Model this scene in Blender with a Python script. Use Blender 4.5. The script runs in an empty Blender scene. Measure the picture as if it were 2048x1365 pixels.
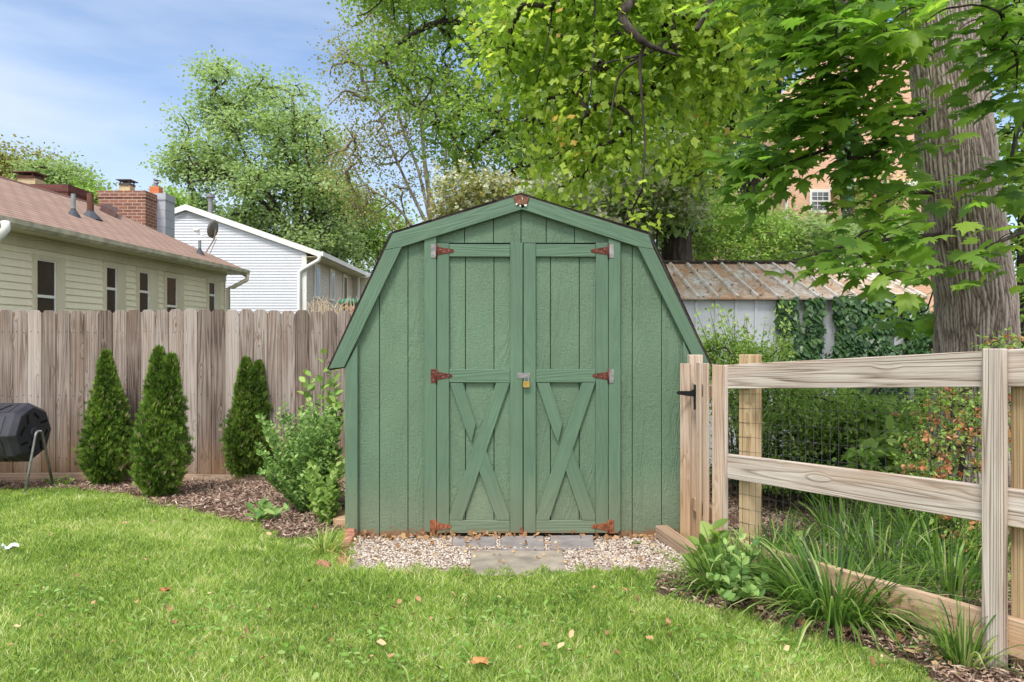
import bpy, bmesh, math, random
import numpy as np
from mathutils import Vector, Matrix

S = bpy.context.scene
COL = S.collection
R = math.radians
EYE = 1.355; F = 1365.0; CX = 1024.0; CY = 682.5

# ------------------------------------------------------------------ camera, sky, sun, exposure
cd = bpy.data.cameras.new('camera'); cam = bpy.data.objects.new('camera', cd); COL.objects.link(cam)
cam.location = (0, 0, EYE); cam.rotation_euler = (R(90), 0, 0)
cd.sensor_width = 36.0; cd.lens = 24.0; cd.clip_start = 0.05; cd.clip_end = 3000
S.camera = cam
SUN_EL, SUN_AZ = 58, 200      # azimuth clockwise from +Y: the sun stands behind the viewer's left shoulder
w = bpy.data.worlds.new('World'); S.world = w; w.use_nodes = True
wt = w.node_tree; wt.nodes.clear()
def WN(t, **k):
    n = wt.nodes.new(t)
    for a, b in k.items(): setattr(n, a, b)
    return n
wo = WN('ShaderNodeOutputWorld'); bg = WN('ShaderNodeBackground'); sky = WN('ShaderNodeTexSky')
sky.sky_type = 'NISHITA'; sky.sun_disc = False
sky.sun_elevation = R(SUN_EL); sky.sun_rotation = R(SUN_AZ); sky.air_density = 1.0; sky.dust_density = 0.15; sky.ozone_density = 4.0
tc = WN('ShaderNodeTexCoord'); mp = WN('ShaderNodeMapping'); mp.inputs['Scale'].default_value = (0.8, 0.8, 3.6)
mp.inputs['Rotation'].default_value = (0, R(14), 0)
nz = WN('ShaderNodeTexNoise'); nz.inputs['Scale'].default_value = 1.9; nz.inputs['Detail'].default_value = 6; nz.inputs['Roughness'].default_value = 0.52
rp = WN('ShaderNodeValToRGB'); rp.color_ramp.elements[0].position = 0.40; rp.color_ramp.elements[1].position = 0.72
rp.color_ramp.elements[0].color = (.10, .10, .10, 1); rp.color_ramp.elements[1].color = (.85, .85, .85, 1)
mx = WN('ShaderNodeMix', data_type='RGBA'); mx.inputs[7].default_value = (4.3, 4.7, 5.4, 1)
wt.links.new(tc.outputs['Generated'], mp.inputs[0]); wt.links.new(mp.outputs[0], nz.inputs['Vector'])
wt.links.new(nz.outputs['Fac'], rp.inputs[0]); wt.links.new(rp.outputs[0], mx.inputs[0])
wt.links.new(sky.outputs[0], mx.inputs[6]); wt.links.new(mx.outputs[2], bg.inputs[0]); wt.links.new(bg.outputs[0], wo.inputs[0])
# bright broken cloud added in the unseen sky behind the viewer for soft fill
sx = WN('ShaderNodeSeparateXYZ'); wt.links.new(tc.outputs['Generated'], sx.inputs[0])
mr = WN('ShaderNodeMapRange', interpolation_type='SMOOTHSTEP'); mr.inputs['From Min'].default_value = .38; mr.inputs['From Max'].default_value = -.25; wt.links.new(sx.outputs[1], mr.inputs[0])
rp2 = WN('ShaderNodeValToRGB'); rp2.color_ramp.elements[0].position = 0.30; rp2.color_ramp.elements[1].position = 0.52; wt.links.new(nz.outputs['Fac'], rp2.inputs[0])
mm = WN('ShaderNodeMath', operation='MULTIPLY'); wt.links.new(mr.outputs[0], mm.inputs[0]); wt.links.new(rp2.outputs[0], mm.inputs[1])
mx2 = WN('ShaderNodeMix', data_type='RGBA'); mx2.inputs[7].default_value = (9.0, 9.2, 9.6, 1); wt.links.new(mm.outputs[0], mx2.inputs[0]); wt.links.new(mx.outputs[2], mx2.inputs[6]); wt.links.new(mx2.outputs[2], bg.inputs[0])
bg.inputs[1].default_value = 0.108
sd = bpy.data.lights.new('sun', 'SUN'); sun = bpy.data.objects.new('sun', sd); COL.objects.link(sun)
sd.energy = 1.9; sd.angle = R(14); sd.color = (1.0, 0.955, 0.88)
sv = Vector((math.sin(R(SUN_AZ)) * math.cos(R(SUN_EL)), math.cos(R(SUN_AZ)) * math.cos(R(SUN_EL)), math.sin(R(SUN_EL))))
sun.rotation_euler = sv.to_track_quat('Z', 'Y').to_euler()
sun.location = (-6, -8, 14)
S.view_settings.view_transform = 'Standard'; S.view_settings.look = 'None'
S.view_settings.exposure = 0.98; S.view_settings.gamma = 1
S.cycles.max_bounces = 8; S.cycles.transmission_bounces = 4; S.cycles.diffuse_bounces = 5; S.cycles.glossy_bounces = 2
S.cycles.use_denoising = True

# ------------------------------------------------------------------ helpers: places
def P(px, py, D): return np.array(((px - CX) / F * D, D, EYE - (py - CY) / F * D))
def gz(x, y):
    y = np.asarray(y, float); x = np.asarray(x, float)
    z = -0.05 * (np.clip(y, -6, 13) - 4.7)
    return z + 0.012 * np.sin(1.7 * x + .6) * np.sin(1.3 * y) + .006 * np.sin(5.1 * x + 2) * np.sin(4.3 * y + 1)
def GP(px, py):                       # a point of the ground from its place in the photograph
    k = (py - CY) / F; D = 1.12 / (k - .05)
    for _ in range(4):
        x = (px - CX) / F * D; D = (EYE - float(gz(x, D))) / k
    x = (px - CX) / F * D
    return np.array((x, D, float(gz(x, D))))
def hit(px, py, p0, n):
    d = np.array(((px - CX) / F, 1.0, -(py - CY) / F)); o = np.array((0, 0, EYE))
    t = np.dot(np.asarray(p0) - o, n) / np.dot(d, n); return o + d * t
# ------------------------------------------------------------------ helpers: objects
def tag(o, label=None, cat=None, group=None, kind=None):
    if label: o['label'] = label
    if cat: o['category'] = cat
    if group: o['group'] = group
    if kind: o['kind'] = kind
    return o
def thing(name, label, cat, loc, group=None):
    o = bpy.data.objects.new(name, None); COL.objects.link(o); o.location = [float(v) for v in loc]
    o.empty_display_size = .1
    return tag(o, label, cat, group)
def wloc(p):
    v = Vector((0, 0, 0))
    while p is not None: v = v + p.location; p = p.parent
    return np.array(v)
class MB:
    def __init__(s): s.v = []; s.f = []; s.m = []; s.mi = 0
    def add(s, vs, fs):
        o = len(s.v); s.v += [tuple(float(c) for c in v) for v in vs]
        for f in fs: s.f.append(tuple(o + i for i in f)); s.m.append(s.mi)
        return s
    def box(s, x0, x1, y0, y1, z0, z1):
        vs = [(x0,y0,z0),(x1,y0,z0),(x1,y1,z0),(x0,y1,z0),(x0,y0,z1),(x1,y0,z1),(x1,y1,z1),(x0,y1,z1)]
        return s.add(vs, [(0,3,2,1),(4,5,6,7),(0,1,5,4),(1,2,6,5),(2,3,7,6),(3,0,4,7)])
    def prism(s, pts, d):                      # pts: 3-D polygon, d: extrusion vector
        n = len(pts); pts = [np.asarray(p, float) for p in pts]; d = np.asarray(d, float)
        vs = pts + [p + d for p in pts]
        fs = [tuple(range(n)), tuple(range(2*n-1, n-1, -1))] + [(i, n+i, n+(i+1) % n, (i+1) % n) for i in range(n)]
        return s.add(vs, fs)
    def quad(s, a, b, c, d): return s.add([a, b, c, d], [(0, 1, 2, 3)])
    def tube(s, path, rad, n=8, cap=True):
        path = [np.asarray(p, float) for p in path]; k = len(path)
        if np.isscalar(rad): rad = [rad] * k
        vs = []; up = None
        for i in range(k):
            t = path[min(i+1, k-1)] - path[max(i-1, 0)]; t = t / (np.linalg.norm(t) + 1e-9)
            if up is None:
                up = np.array((0, 0, 1.)) if abs(t[2]) < .9 else np.array((1., 0, 0))
            a = np.cross(t, up); a /= np.linalg.norm(a) + 1e-9; b = np.cross(a, t); up = b
            for j in range(n):
                q = 2*math.pi*j/n; vs.append(path[i] + rad[i]*(math.cos(q)*a + math.sin(q)*b))
        fs = []
        for i in range(k-1):
            for j in range(n):
                fs.append((i*n+j, (i+1)*n+j, (i+1)*n+(j+1) % n, i*n+(j+1) % n))
        if cap: fs += [tuple(range(n)), tuple(range(k*n-1, (k-1)*n-1, -1))]
        return s.add(vs, fs)
    def lathe(s, c, prof, n=16, axis=2):
        c = np.asarray(c, float); vs = []
        for (r, h) in prof:
            for j in range(n):
                q = 2*math.pi*j/n; v = [0, 0, 0]; v[axis] = h; v[(axis+1) % 3] = r*math.cos(q); v[(axis+2) % 3] = r*math.sin(q)
                vs.append(c + v)
        k = len(prof); fs = [(i*n+j, i*n+(j+1) % n, (i+1)*n+(j+1) % n, (i+1)*n+j) for i in range(k-1) for j in range(n)]
        fs += [tuple(range(n))[::-1], tuple(range((k-1)*n, k*n))]
        return s.add(vs, fs)
    def build(s, name, mat, parent=None, smooth=False, bevel=0):
        me = bpy.data.meshes.new(name); off = wloc(parent)
        vs = [(v[0]-off[0], v[1]-off[1], v[2]-off[2]) for v in s.v]
        me.from_pydata(vs, [], s.f)
        mats = mat if isinstance(mat, (list, tuple)) else [mat]
        for m in mats: me.materials.append(m)
        if len(mats) > 1: me.polygons.foreach_set('material_index', s.m)
        bm = bmesh.new(); bm.from_mesh(me); bmesh.ops.recalc_face_normals(bm, faces=bm.faces)
        if bevel:
            es = [e for e in bm.edges if len(e.link_faces) == 2 and e.calc_face_angle(0) > .5]
            bmesh.ops.bevel(bm, geom=es, offset=bevel, segments=1, affect='EDGES', clamp_overlap=True)
        bm.to_mesh(me); bm.free()
        if smooth: me.polygons.foreach_set('use_smooth', [True]*len(me.polygons))
        me.update()
        o = bpy.data.objects.new(name, me); COL.objects.link(o); o.parent = parent
        return o
def prism_obj(name, pts, dvec, along, mat, parent=None, bevel=.002):
    """A board: a 3-D polygon pushed along dvec; local Z runs along the grain."""
    pts = [np.asarray(p, float) for p in pts]; c = sum(pts)/len(pts)
    z = np.asarray(along, float); z = z/np.linalg.norm(z); y = np.asarray(dvec, float); y = y - z*np.dot(y, z); y /= np.linalg.norm(y)
    x = np.cross(y, z); M = np.array([x, y, z])
    mb = MB(); mb.prism([M @ (p-c) for p in pts], M @ np.asarray(dvec, float))
    o = mb.build(name, mat, None, bevel=bevel)
    o.matrix_basis = Matrix.Translation(Vector(c - wloc(parent))) @ Matrix(M.T.tolist()).to_4x4()
    o.parent = parent
    return o
def XZ(px, py, D): p = P(px, py, D); return p
def plank(name, pxs, D, t, mat, parent, along=None, bevel=.002):
    """A board facing the viewer: outline in photo pixels at depth D, thickness t away from the viewer."""
    pts = [P(a, b, D) for a, b in pxs]
    if along is None:
        L = sorted(((np.linalg.norm(pts[i]-pts[(i+1) % len(pts)]), i) for i in range(len(pts))))[-1][1]
        along = pts[(L+1) % len(pts)] - pts[L]
    return prism_obj(name, pts, (0, t, 0), along, mat, parent, bevel)
def bar3(name, p0, p1, wdir, w, t, mat, parent, bevel=.003, z0=None):
    """A straight timber from p0 to p1; wdir: direction of its width (vector), thickness along the third axis."""
    p0 = np.asarray(p0, float); p1 = np.asarray(p1, float); a = p1-p0; wd = np.asarray(wdir, float)
    wd = wd/np.linalg.norm(wd); td = np.cross(a, wd); td /= np.linalg.norm(td)
    pts = [p0 - wd*w/2 - td*t/2, p0 + wd*w/2 - td*t/2, p1 + wd*w/2 - td*t/2, p1 - wd*w/2 - td*t/2]
    return prism_obj(name, pts, td*t, a, mat, parent, bevel)
# ------------------------------------------------------------------ helpers: big meshes from arrays
def np_mesh(name, V, T, mat, parent=None, rnd=None, smooth=False):
    """V (n,3) world vertices, T (m,k) faces all with k corners."""
    V = np.asarray(V, np.float32) - wloc(parent).astype(np.float32); T = np.asarray(T, np.int32)
    me = bpy.data.meshes.new(name); m, k = T.shape
    me.vertices.add(len(V)); me.vertices.foreach_set('co', V.ravel())
    me.loops.add(m*k); me.loops.foreach_set('vertex_index', T.ravel())
    me.polygons.add(m); me.polygons.foreach_set('loop_start', np.arange(0, m*k, k, dtype=np.int32))
    me.update(calc_edges=True)
    if smooth: me.polygons.foreach_set('use_smooth', np.ones(m, bool))
    if rnd is not None:
        at = me.attributes.new('rnd', 'FLOAT', 'POINT'); at.data.foreach_set('value', np.asarray(rnd, np.float32))
    me.materials.append(mat); me.validate()
    o = bpy.data.objects.new(name, me); COL.objects.link(o); o.parent = parent
    return o
def norm(a): return a/(np.linalg.norm(a, axis=-1, keepdims=True)+1e-9)
def scatter(name, tpl, Pp, tip, nrm, size, mat, parent=None, rnd=None, rng=None, smooth=False):
    tv, tf = tpl; tv = np.asarray(tv, float); tf = np.asarray(tf); n = len(Pp)
    y = norm(tip); x = norm(np.cross(y, nrm)); z = np.cross(x, y)
    size = np.broadcast_to(np.asarray(size, float).reshape(-1, 1) if np.ndim(size) == 1 else np.asarray(size, float), (n, 1 if np.ndim(size) < 2 else 3))
    if size.shape[1] == 1: size = np.repeat(size, 3, 1)
    V = (Pp[:, None, :] + x[:, None, :]*(tv[None, :, 0:1]*size[:, None, 0:1]) + y[:, None, :]*(tv[None, :, 1:2]*size[:, None, 1:2]) + z[:, None, :]*(tv[None, :, 2:3]*size[:, None, 2:3]))
    T = tf[None] + (np.arange(n)*len(tv))[:, None, None]
    if rnd is None: rnd = (rng or np.random.default_rng(1)).random(n)
    return np_mesh(name, V.reshape(-1, 3), T.reshape(-1, tf.shape[1]), mat, parent, np.repeat(rnd, len(tv)), smooth)
def fan(outline, z=None, c=(0, .45)):
    v = [(c[0], c[1], 0)] + [(p[0], p[1], (z(p) if z else 0)) for p in outline]
    n = len(outline); return v, [(0, i+1, (i+1) % n+1) for i in range(n)]
def mirror(half): return half + [(-x, y) for x, y in reversed(half) if abs(x) > 1e-6]
LEAF = ([(0,0,0),(.26,.38,.07),(0,1,-.05),(-.26,.38,.07),(0,.4,0)], [(0,1,4),(1,2,4),(2,3,4),(3,0,4)])
OVAL = fan(mirror([(0,0),(.17,.1),(.29,.32),(.29,.55),(.17,.8),(0,1)]), lambda p: abs(p[0])*.35)
MAPLE = fan(mirror([(0,.0),(.12,-.06),(.34,-.1),(.27,.06),(.62,.12),(.5,.26),(.66,.46),(.34,.44),(.38,.7),(.22,.66),(.12,.78),(0,1.05)]), lambda p: -.28*(p[0]**2+(p[1]-.4)**2), (0, .3))
TULIP = fan(mirror([(0,.02),(.28,-.02),(.52,.2),(.36,.42),(.46,.72),(.3,.92),(0,.74)]), lambda p: -.25*(p[0]**2), (0, .4))
IVY = fan(mirror([(0,0),(.3,-.05),(.5,.22),(.28,.45),(.2,.7),(0,.95)]), lambda p: -.2*p[0]**2, (0, .35))
STRIP = ([(-.09,0,0),(.09,.03,.03),(.11,.5,.1),(.05,1,0),(-.07,.95,.03),(-.1,.45,.1)], [(0,1,2),(0,2,5),(5,2,3),(5,3,4)])
CARD = ([(-.3,0,0),(.3,.1,.05),(.36,.8,-.04),(0,1,.06),(-.34,.75,0)], [(0,1,2),(0,2,3),(0,3,4)])
STAR = fan([(math.cos(a)*(1 if i % 2 == 0 else .4), .0+math.sin(a)*(1 if i % 2 == 0 else .4)) for i, a in enumerate(np.linspace(0, 2*math.pi, 11)[:-1])], lambda p: .2*(p[0]**2+p[1]**2), (0, 0))
def spray_tpl():
    v = []; f = []
    for i, (a, L) in enumerate([(-50,.6),(-28,.85),(-8,1.0),(14,.95),(35,.75),(58,.5)]):
        q = R(a); d = np.array((math.sin(q), math.cos(q), 0)); s = np.array((math.cos(q), -math.sin(q), 0)); o = len(v)
        b = np.array((0, .12*i/6, 0)); zz = .12*math.sin(i*2.1)
        v += [tuple(b), tuple(b+d*L*.55+s*.075+(0,0,zz)), tuple(b+d*L), tuple(b+d*L*.55-s*.075+(0,0,zz))]
        f += [(o, o+1, o+2), (o, o+2, o+3)]
    return v, f
SPRAY = spray_tpl()
ICO_V = []; ICO_F = []
_b = bmesh.new(); bmesh.ops.create_icosphere(_b, subdivisions=1, radius=.5)
ICO_V = [tuple(v.co) for v in _b.verts]; ICO_F = [tuple(v.index for v in f.verts) for f in _b.faces]; _b.free()
def rdir(rng, n): return norm(rng.normal(size=(n, 3)))
# ------------------------------------------------------------------ materials
class NT:
    def __init__(s, name):
        s.m = bpy.data.materials.new(name); s.m.use_nodes = True; s.t = s.m.node_tree; s.t.nodes.clear()
        s.out = s.n('ShaderNodeOutputMaterial'); s.b = s.n('ShaderNodeBsdfPrincipled'); s.l(s.b.outputs[0], s.out.inputs[0])
        s.b.inputs['Specular IOR Level'].default_value = .3
    def n(s, t, **k):
        o = s.t.nodes.new(t)
        for a, b in k.items(): setattr(o, a, b)
        return o
    def l(s, a, b): s.t.links.new(a, b)
    def inp(s, sock, v):
        if hasattr(v, 'is_output') or isinstance(v, bpy.types.NodeSocket): s.l(v, sock)
        else: sock.default_value = v
    def math(s, op, a, b=0.0, c=0.0, clamp=False):
        o = s.n('ShaderNodeMath', operation=op, use_clamp=clamp); s.inp(o.inputs[0], a); s.inp(o.inputs[1], b)
        if op in ('MULTIPLY_ADD', 'SMOOTH_MIN', 'COMPARE'): s.inp(o.inputs[2], c)
        return o.outputs[0]
    def coord(s, scale=(1,1,1), rand=0.0, kind='Object', rot=(0,0,0)):
        t = s.n('ShaderNodeTexCoord').outputs[kind]
        if rand:
            oi = s.n('ShaderNodeObjectInfo'); cm = s.n('ShaderNodeCombineXYZ')
            for i, k in enumerate((13.1, 7.7, 29.3)): s.l(s.math('MULTIPLY', oi.outputs['Random'], k*rand), cm.inputs[i])
            a = s.n('ShaderNodeVectorMath', operation='ADD'); s.l(t, a.inputs[0]); s.l(cm.outputs[0], a.inputs[1]); t = a.outputs[0]
        m = s.n('ShaderNodeMapping'); m.inputs['Scale'].default_value = scale; m.inputs['Rotation'].default_value = rot
        s.l(t, m.inputs[0]); return m.outputs[0]
    def noise(s, vec, scale=5, detail=3, rough=.5, dist=0):
        o = s.n('ShaderNodeTexNoise'); s.l(vec, o.inputs['Vector'])
        o.inputs['Scale'].default_value = scale; o.inputs['Detail'].default_value = detail; o.inputs['Roughness'].default_value = rough; o.inputs['Distortion'].default_value = dist
        return o.outputs['Fac']
    def ramp(s, fac, stops, interp='LINEAR'):
        o = s.n('ShaderNodeValToRGB'); e = o.color_ramp.elements; o.color_ramp.interpolation = interp
        while len(e) < len(stops): e.new(.5)
        for i, (p, c) in enumerate(stops):
            e[i].position = p; e[i].color = (c, c, c, 1) if np.isscalar(c) else (*c, 1)
        s.inp(o.inputs[0], fac); return o.outputs[0]
    def mix(s, fac, a, b, blend='MIX'):
        o = s.n('ShaderNodeMix', data_type='RGBA', blend_type=blend); s.inp(o.inputs[0], fac)
        for i, v in ((6, a), (7, b)): s.inp(o.inputs[i], v if hasattr(v, 'is_output') else (*v, 1))
        return o.outputs[2]
    def attr(s, name='rnd'):
        o = s.n('ShaderNodeAttribute', attribute_name=name); return o.outputs['Fac']
    def bump(s, h, dist=.01, strength=1.0):
        o = s.n('ShaderNodeBump'); o.inputs['Distance'].default_value = dist; o.inputs['Strength'].default_value = strength
        s.l(h, o.inputs['Height']); s.l(o.outputs[0], s.b.inputs['Normal']); return o
    def fin(s, col=None, rough=.7, metal=0):
        if col is not None: s.inp(s.b.inputs['Base Color'], col if hasattr(col, 'is_output') else (*col, 1))
        s.inp(s.b.inputs['Roughness'], rough); s.b.inputs['Metallic'].default_value = metal; return s.m
def simple(name, col, rough=.6, metal=0, var=.15, scale=12, bump=0):
    t = NT(name); c = t.coord(rand=1); n = t.noise(c, scale, 4)
    d = tuple(x*(1-var) for x in col); u = tuple(min(1, x*(1+var)) for x in col)
    if bump: t.bump(n, bump)
    return t.fin(t.ramp(n, [(.3, d), (.7, u)]), rough, metal)
def wood(name, lo, mid, hi, knotc, rings=9, ringk=.35, bump=.0015, rough=.85, foot=None, var=.35, zs=.36):
    t = NT(name); c = t.coord((13, 13, zs), rand=1)
    kn = t.n('ShaderNodeTexVoronoi'); kn.inputs['Scale'].default_value = 1.0
    t.l(t.coord((7.5, 3, 2.6), rand=1), kn.inputs['Vector']); kd = kn.outputs['Distance']
    kf = t.ramp(kd, [(.04, 1), (.30, 0)])
    n = t.noise(c, .75, 2, .4, .3)
    ph = t.math('ADD', t.math('MULTIPLY', n, rings*1.6), t.math('MULTIPLY', kf, 1.6))
    rg = t.ramp(t.math('FRACT', ph), [(0, .35), (.12, .85), (.62, .62), (.9, .0), (1, .35)])
    fib = t.noise(t.coord((190, 190, 2.6), rand=1), 1, 4, .68)
    big = t.noise(t.coord((1, 1, .5), rand=1), 3.0, 3)
    oi = t.n('ShaderNodeObjectInfo').outputs['Random']
    v = t.math('ADD', t.math('MULTIPLY', rg, ringk), t.math('MULTIPLY', fib, .75))
    v = t.math('ADD', v, t.math('MULTIPLY', t.math('SUBTRACT', big, .5), .5))
    v = t.math('ADD', v, t.math('MULTIPLY', t.math('SUBTRACT', oi, .5), var))
    col = t.ramp(v, [(.18, lo), (.5, mid), (.82, hi)])
    hue = t.noise(t.coord((5, 5, .6), rand=1), 1.3, 3, .6); col = t.mix(t.math('MULTIPLY', t.ramp(hue, [(.5, 0), (.72, 1)]), .45), col, t.mix(fib, tuple(x*y for x, y in zip(mid, (.75, .55, .42))), tuple(x*y for x, y in zip(mid, (1.45, 1.15, .9)))))
    kc = t.ramp(kd, [(.035, 1), (.11, 0)])
    col = t.mix(t.math('MULTIPLY', kc, .75), col, knotc)
    if foot:
        z0, z1, fc = foot; g = t.n('ShaderNodeNewGeometry'); sp = t.n('ShaderNodeSeparateXYZ'); t.l(g.outputs['Position'], sp.inputs[0])
        zz = t.math('ADD', sp.outputs[2], t.math('MULTIPLY', t.noise(t.coord((8, 8, 1), rand=1), 1.5, 3), -.45))
        mr = t.n('ShaderNodeMapRange'); mr.inputs['From Min'].default_value = z0-.22; mr.inputs['From Max'].default_value = z1-.22
        t.l(zz, mr.inputs[0]); col = t.mix(t.math('MULTIPLY', mr.outputs[0], .75), col, t.mix(fib, tuple(x*.6 for x in fc), tuple(x*1.3 for x in fc)))
    t.bump(t.math('ADD', t.math('MULTIPLY', rg, .5), fib), bump*2)
    return t.fin(col, rough)
def leafmat(name, stops, trans=.35, tcol=1.5, rough=.5, spec=.25, patch=.2):
    t = NT(name); r = t.attr(); pn = t.noise(t.coord(), 1.3, 2)
    f = t.math('ADD', r, t.math('MULTIPLY', t.math('SUBTRACT', pn, .5), patch*2), clamp=True)
    col = t.ramp(f, stops); t.fin(col, rough); t.b.inputs['Specular IOR Level'].default_value = spec
    tr = t.n('ShaderNodeBsdfTranslucent'); hs = t.mix(1.0, col, (1.0*tcol, 1.06*tcol, .62*tcol), 'MULTIPLY'); t.l(hs, tr.inputs[0])
    ms = t.n('ShaderNodeMixShader'); ms.inputs[0].default_value = trans
    t.l(t.b.outputs[0], ms.inputs[1]); t.l(tr.outputs[0], ms.inputs[2]); t.l(ms.outputs[0], t.out.inputs[0]); return t.m
M = {}
# weathered timbers
M['fence'] = wood('fence_wood', (.065,.043,.033), (.20,.155,.13), (.39,.335,.30), (.15,.07,.035), rings=9, ringk=.36, foot=(.35, -.1, (.26,.14,.065)), var=.52)
M['rail'] = wood('rail_wood', (.11,.07,.045), (.38,.31,.26), (.63,.56,.51), (.32,.15,.07), rings=10, ringk=.42, bump=.001, var=.12)
M['gate'] = wood('gate_wood', (.22,.14,.09), (.48,.36,.28), (.66,.54,.46), (.34,.18,.08), rings=9, ringk=.30, bump=.001, foot=(.75, .0, (.46,.27,.12)), var=.2)
M['post'] = wood('post_wood', (.15,.09,.04), (.34,.23,.12), (.50,.37,.22), (.25,.12,.05), rings=7, ringk=.4, bump=.001, var=.15)
M['timber'] = wood('edging_wood', (.14,.09,.06), (.33,.23,.16), (.5,.38,.28), (.2,.1,.05), rings=6, ringk=.3, var=.2)
# green paint
def green(name, base, kind):
    t = NT(name)
    if kind == 'wood':
        c = t.coord((9, 9, .8), rand=1)
        kn = t.n('ShaderNodeTexVoronoi'); t.l(t.coord((6, 3, 1.3), rand=1), kn.inputs['Vector']); kn.inputs['Scale'].default_value = 1
        kf = t.ramp(kn.outputs['Distance'], [(.03, 1), (.28, 0)])
        n = t.noise(c, 1.0, 2, .4, .4); rg = t.math('SINE', t.math('ADD', t.math('MULTIPLY', n, 62), t.math('MULTIPLY', kf, 8)))
        fib = t.noise(t.coord((110, 110, 3), rand=1), 1, 3, .6)
        h = t.math('ADD', t.math('MULTIPLY', rg, .28), fib); t.bump(h, .0022, .9)
    else:
        c = t.coord((1, 1, .45)); a = t.noise(c, 75, 3, .6, 1.4)
        n = t.noise(t.coord((6.5, 6.5, .9)), 1, 2, .5, .5); rg = t.math('SINE', t.math('MULTIPLY', n, 110))
        pt = t.ramp(t.noise(t.coord((3, 3, 1.2)), 1.4, 1), [(.42, 0), (.58, 1)])
        hor = t.noise(t.coord((30, 30, 150)), 1, 2)
        h = t.math('ADD', t.math('MULTIPLY', a, 1.0), t.math('MULTIPLY', t.math('MULTIPLY', rg, pt), .16))
        h = t.math('ADD', h, t.math('MULTIPLY', hor, .45)); t.bump(h, .0062, 1.0)
    v = t.noise(t.coord((1, 1, .6), rand=1), 2.3, 5, .6)
    lo = tuple(x*.84 for x in base); hi = tuple(x*1.13 for x in base)
    col = t.ramp(v, [(.3, lo), (.7, hi)])
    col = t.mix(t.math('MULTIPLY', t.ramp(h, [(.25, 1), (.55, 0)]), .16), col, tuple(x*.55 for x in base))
    # paint gone near the ground, rusty-brown wood below
    g = t.n('ShaderNodeNewGeometry'); sp = t.n('ShaderNodeSeparateXYZ'); t.l(g.outputs['Position'], sp.inputs[0])
    ns = t.noise(t.coord((16, 16, 40), rand=1), 1, 4, .7)
    th = t.math('SUBTRACT', t.math('MULTIPLY', ns, .17), .04)
    wear = t.math('LESS_THAN', sp.outputs[2], th)
    col = t.mix(t.math('MULTIPLY', wear, .85), col, (.24, .105, .05))
    dz = t.ramp(t.math('ADD', sp.outputs[2], t.math('MULTIPLY', v, -.35)), [(0, 1), (.30, 0)]); col = t.mix(t.math('MULTIPLY', dz, .2), col, (.30, .235, .15))
    return t.fin(col, .62)
M['siding'] = green('green_siding_paint', (.118, .188, .122), 'siding')
M['trim'] = green('green_trim_paint', (.098, .166, .110), 'wood')
M['dark'] = simple('dark_gap', (.012, .016, .013), .9)
M['shingle_edge'] = simple('asphalt_shingle', (.045, .036, .032), .95, 0, .5, 60, .004)
M['rust'] = simple('rusty_iron', (.115, .032, .022), .75, .2, .5, 45, .001)
M['rust2'] = simple('orange_rust', (.24, .085, .04), .85, .1, .5, 45, .001)
M['galv'] = simple('galvanised_steel', (.27, .265, .265), .5, .6, .3, 25)
M['brass'] = simple('brass', (.55, .36, .10), .35, .8, .2, 20)
M['black'] = simple('black_iron', (.012, .012, .014), .45, .2)
M['plastic'] = simple('black_plastic', (.036, .035, .045), .42, 0, .3, 8, .001)
M['slot'] = simple('slot_hollow', (.003, .003, .003), .9)
M['redwood'] = simple('bare_reddish_wood', (.17, .075, .05), .9, 0, .45, 30)
def siding(name, c, dirt):
    t = NT(name); n = t.noise(t.coord((1, 1, .4)), 1.2, 5, .6); f = t.noise(t.coord((6, 6, 1)), 3, 3)
    col = t.mix(t.math('MULTIPLY', t.ramp(n, [(.4, 0), (.75, 1)]), .5), t.ramp(f, [(.3, tuple(x*.93 for x in c)), (.7, c)]), dirt); return t.fin(col, .5)
M['beige'] = siding('beige_siding', (.86, .80, .63), (.70, .62, .44))
M['white'] = siding('white_siding', (.62, .63, .67), (.56, .57, .61))
M['grey_side'] = siding('warm_grey_siding', (.62, .57, .50), (.5, .45, .38))
M['wtrim'] = siding('white_trim', (.80, .80, .78), (.62, .58, .48))
M['btrim'] = siding('cream_trim', (.68, .63, .48), (.44, .37, .24))
def glass(name, c):
    t = NT(name); n = t.noise(t.coord(), 2.2, 3); t.b.inputs['Specular IOR Level'].default_value = .35
    return t.fin(t.ramp(n, [(.35, tuple(x*.5 for x in c)), (.7, c)]), .12)
M['glass'] = glass('window_glass', (.035, .038, .03))
M['glass2'] = glass('grey_curtain_glass', (.20, .22, .24))
def shingles(name, a, b, c):
    t = NT(name); sp = t.n('ShaderNodeSeparateXYZ'); t.l(t.coord(), sp.inputs[0]); cb = t.n('ShaderNodeCombineXYZ')
    t.l(sp.outputs[1], cb.inputs[0]); t.l(t.math('MULTIPLY', sp.outputs[2], 2.35), cb.inputs[1])
    br = t.n('ShaderNodeTexBrick'); t.l(cb.outputs[0], br.inputs['Vector'])
    for k, v in (('Scale', 1), ('Mortar Size', .012), ('Brick Width', .3), ('Row Height', .14), ('Bias', 0)): br.inputs[k].default_value = v
    br.inputs['Color1'].default_value = (*a, 1); br.inputs['Color2'].default_value = (*b, 1); br.inputs['Mortar'].default_value = (*c, 1)
    n = t.noise(t.coord(), 3, 5, .7); col = t.mix(t.ramp(n, [(.3, 0), (.8, .45)]), br.outputs[0], tuple(x*.7 for x in a))
    t.bump(br.outputs['Fac'], -.006); return t.fin(col, .95)
M['roof'] = shingles('brown_roof_shingles', (.37, .245, .19), (.29, .19, .145), (.14, .08, .065))
M['roof2'] = shingles('grey_roof_shingles', (.2, .2, .21), (.16, .16, .17), (.08, .08, .08))
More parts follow.
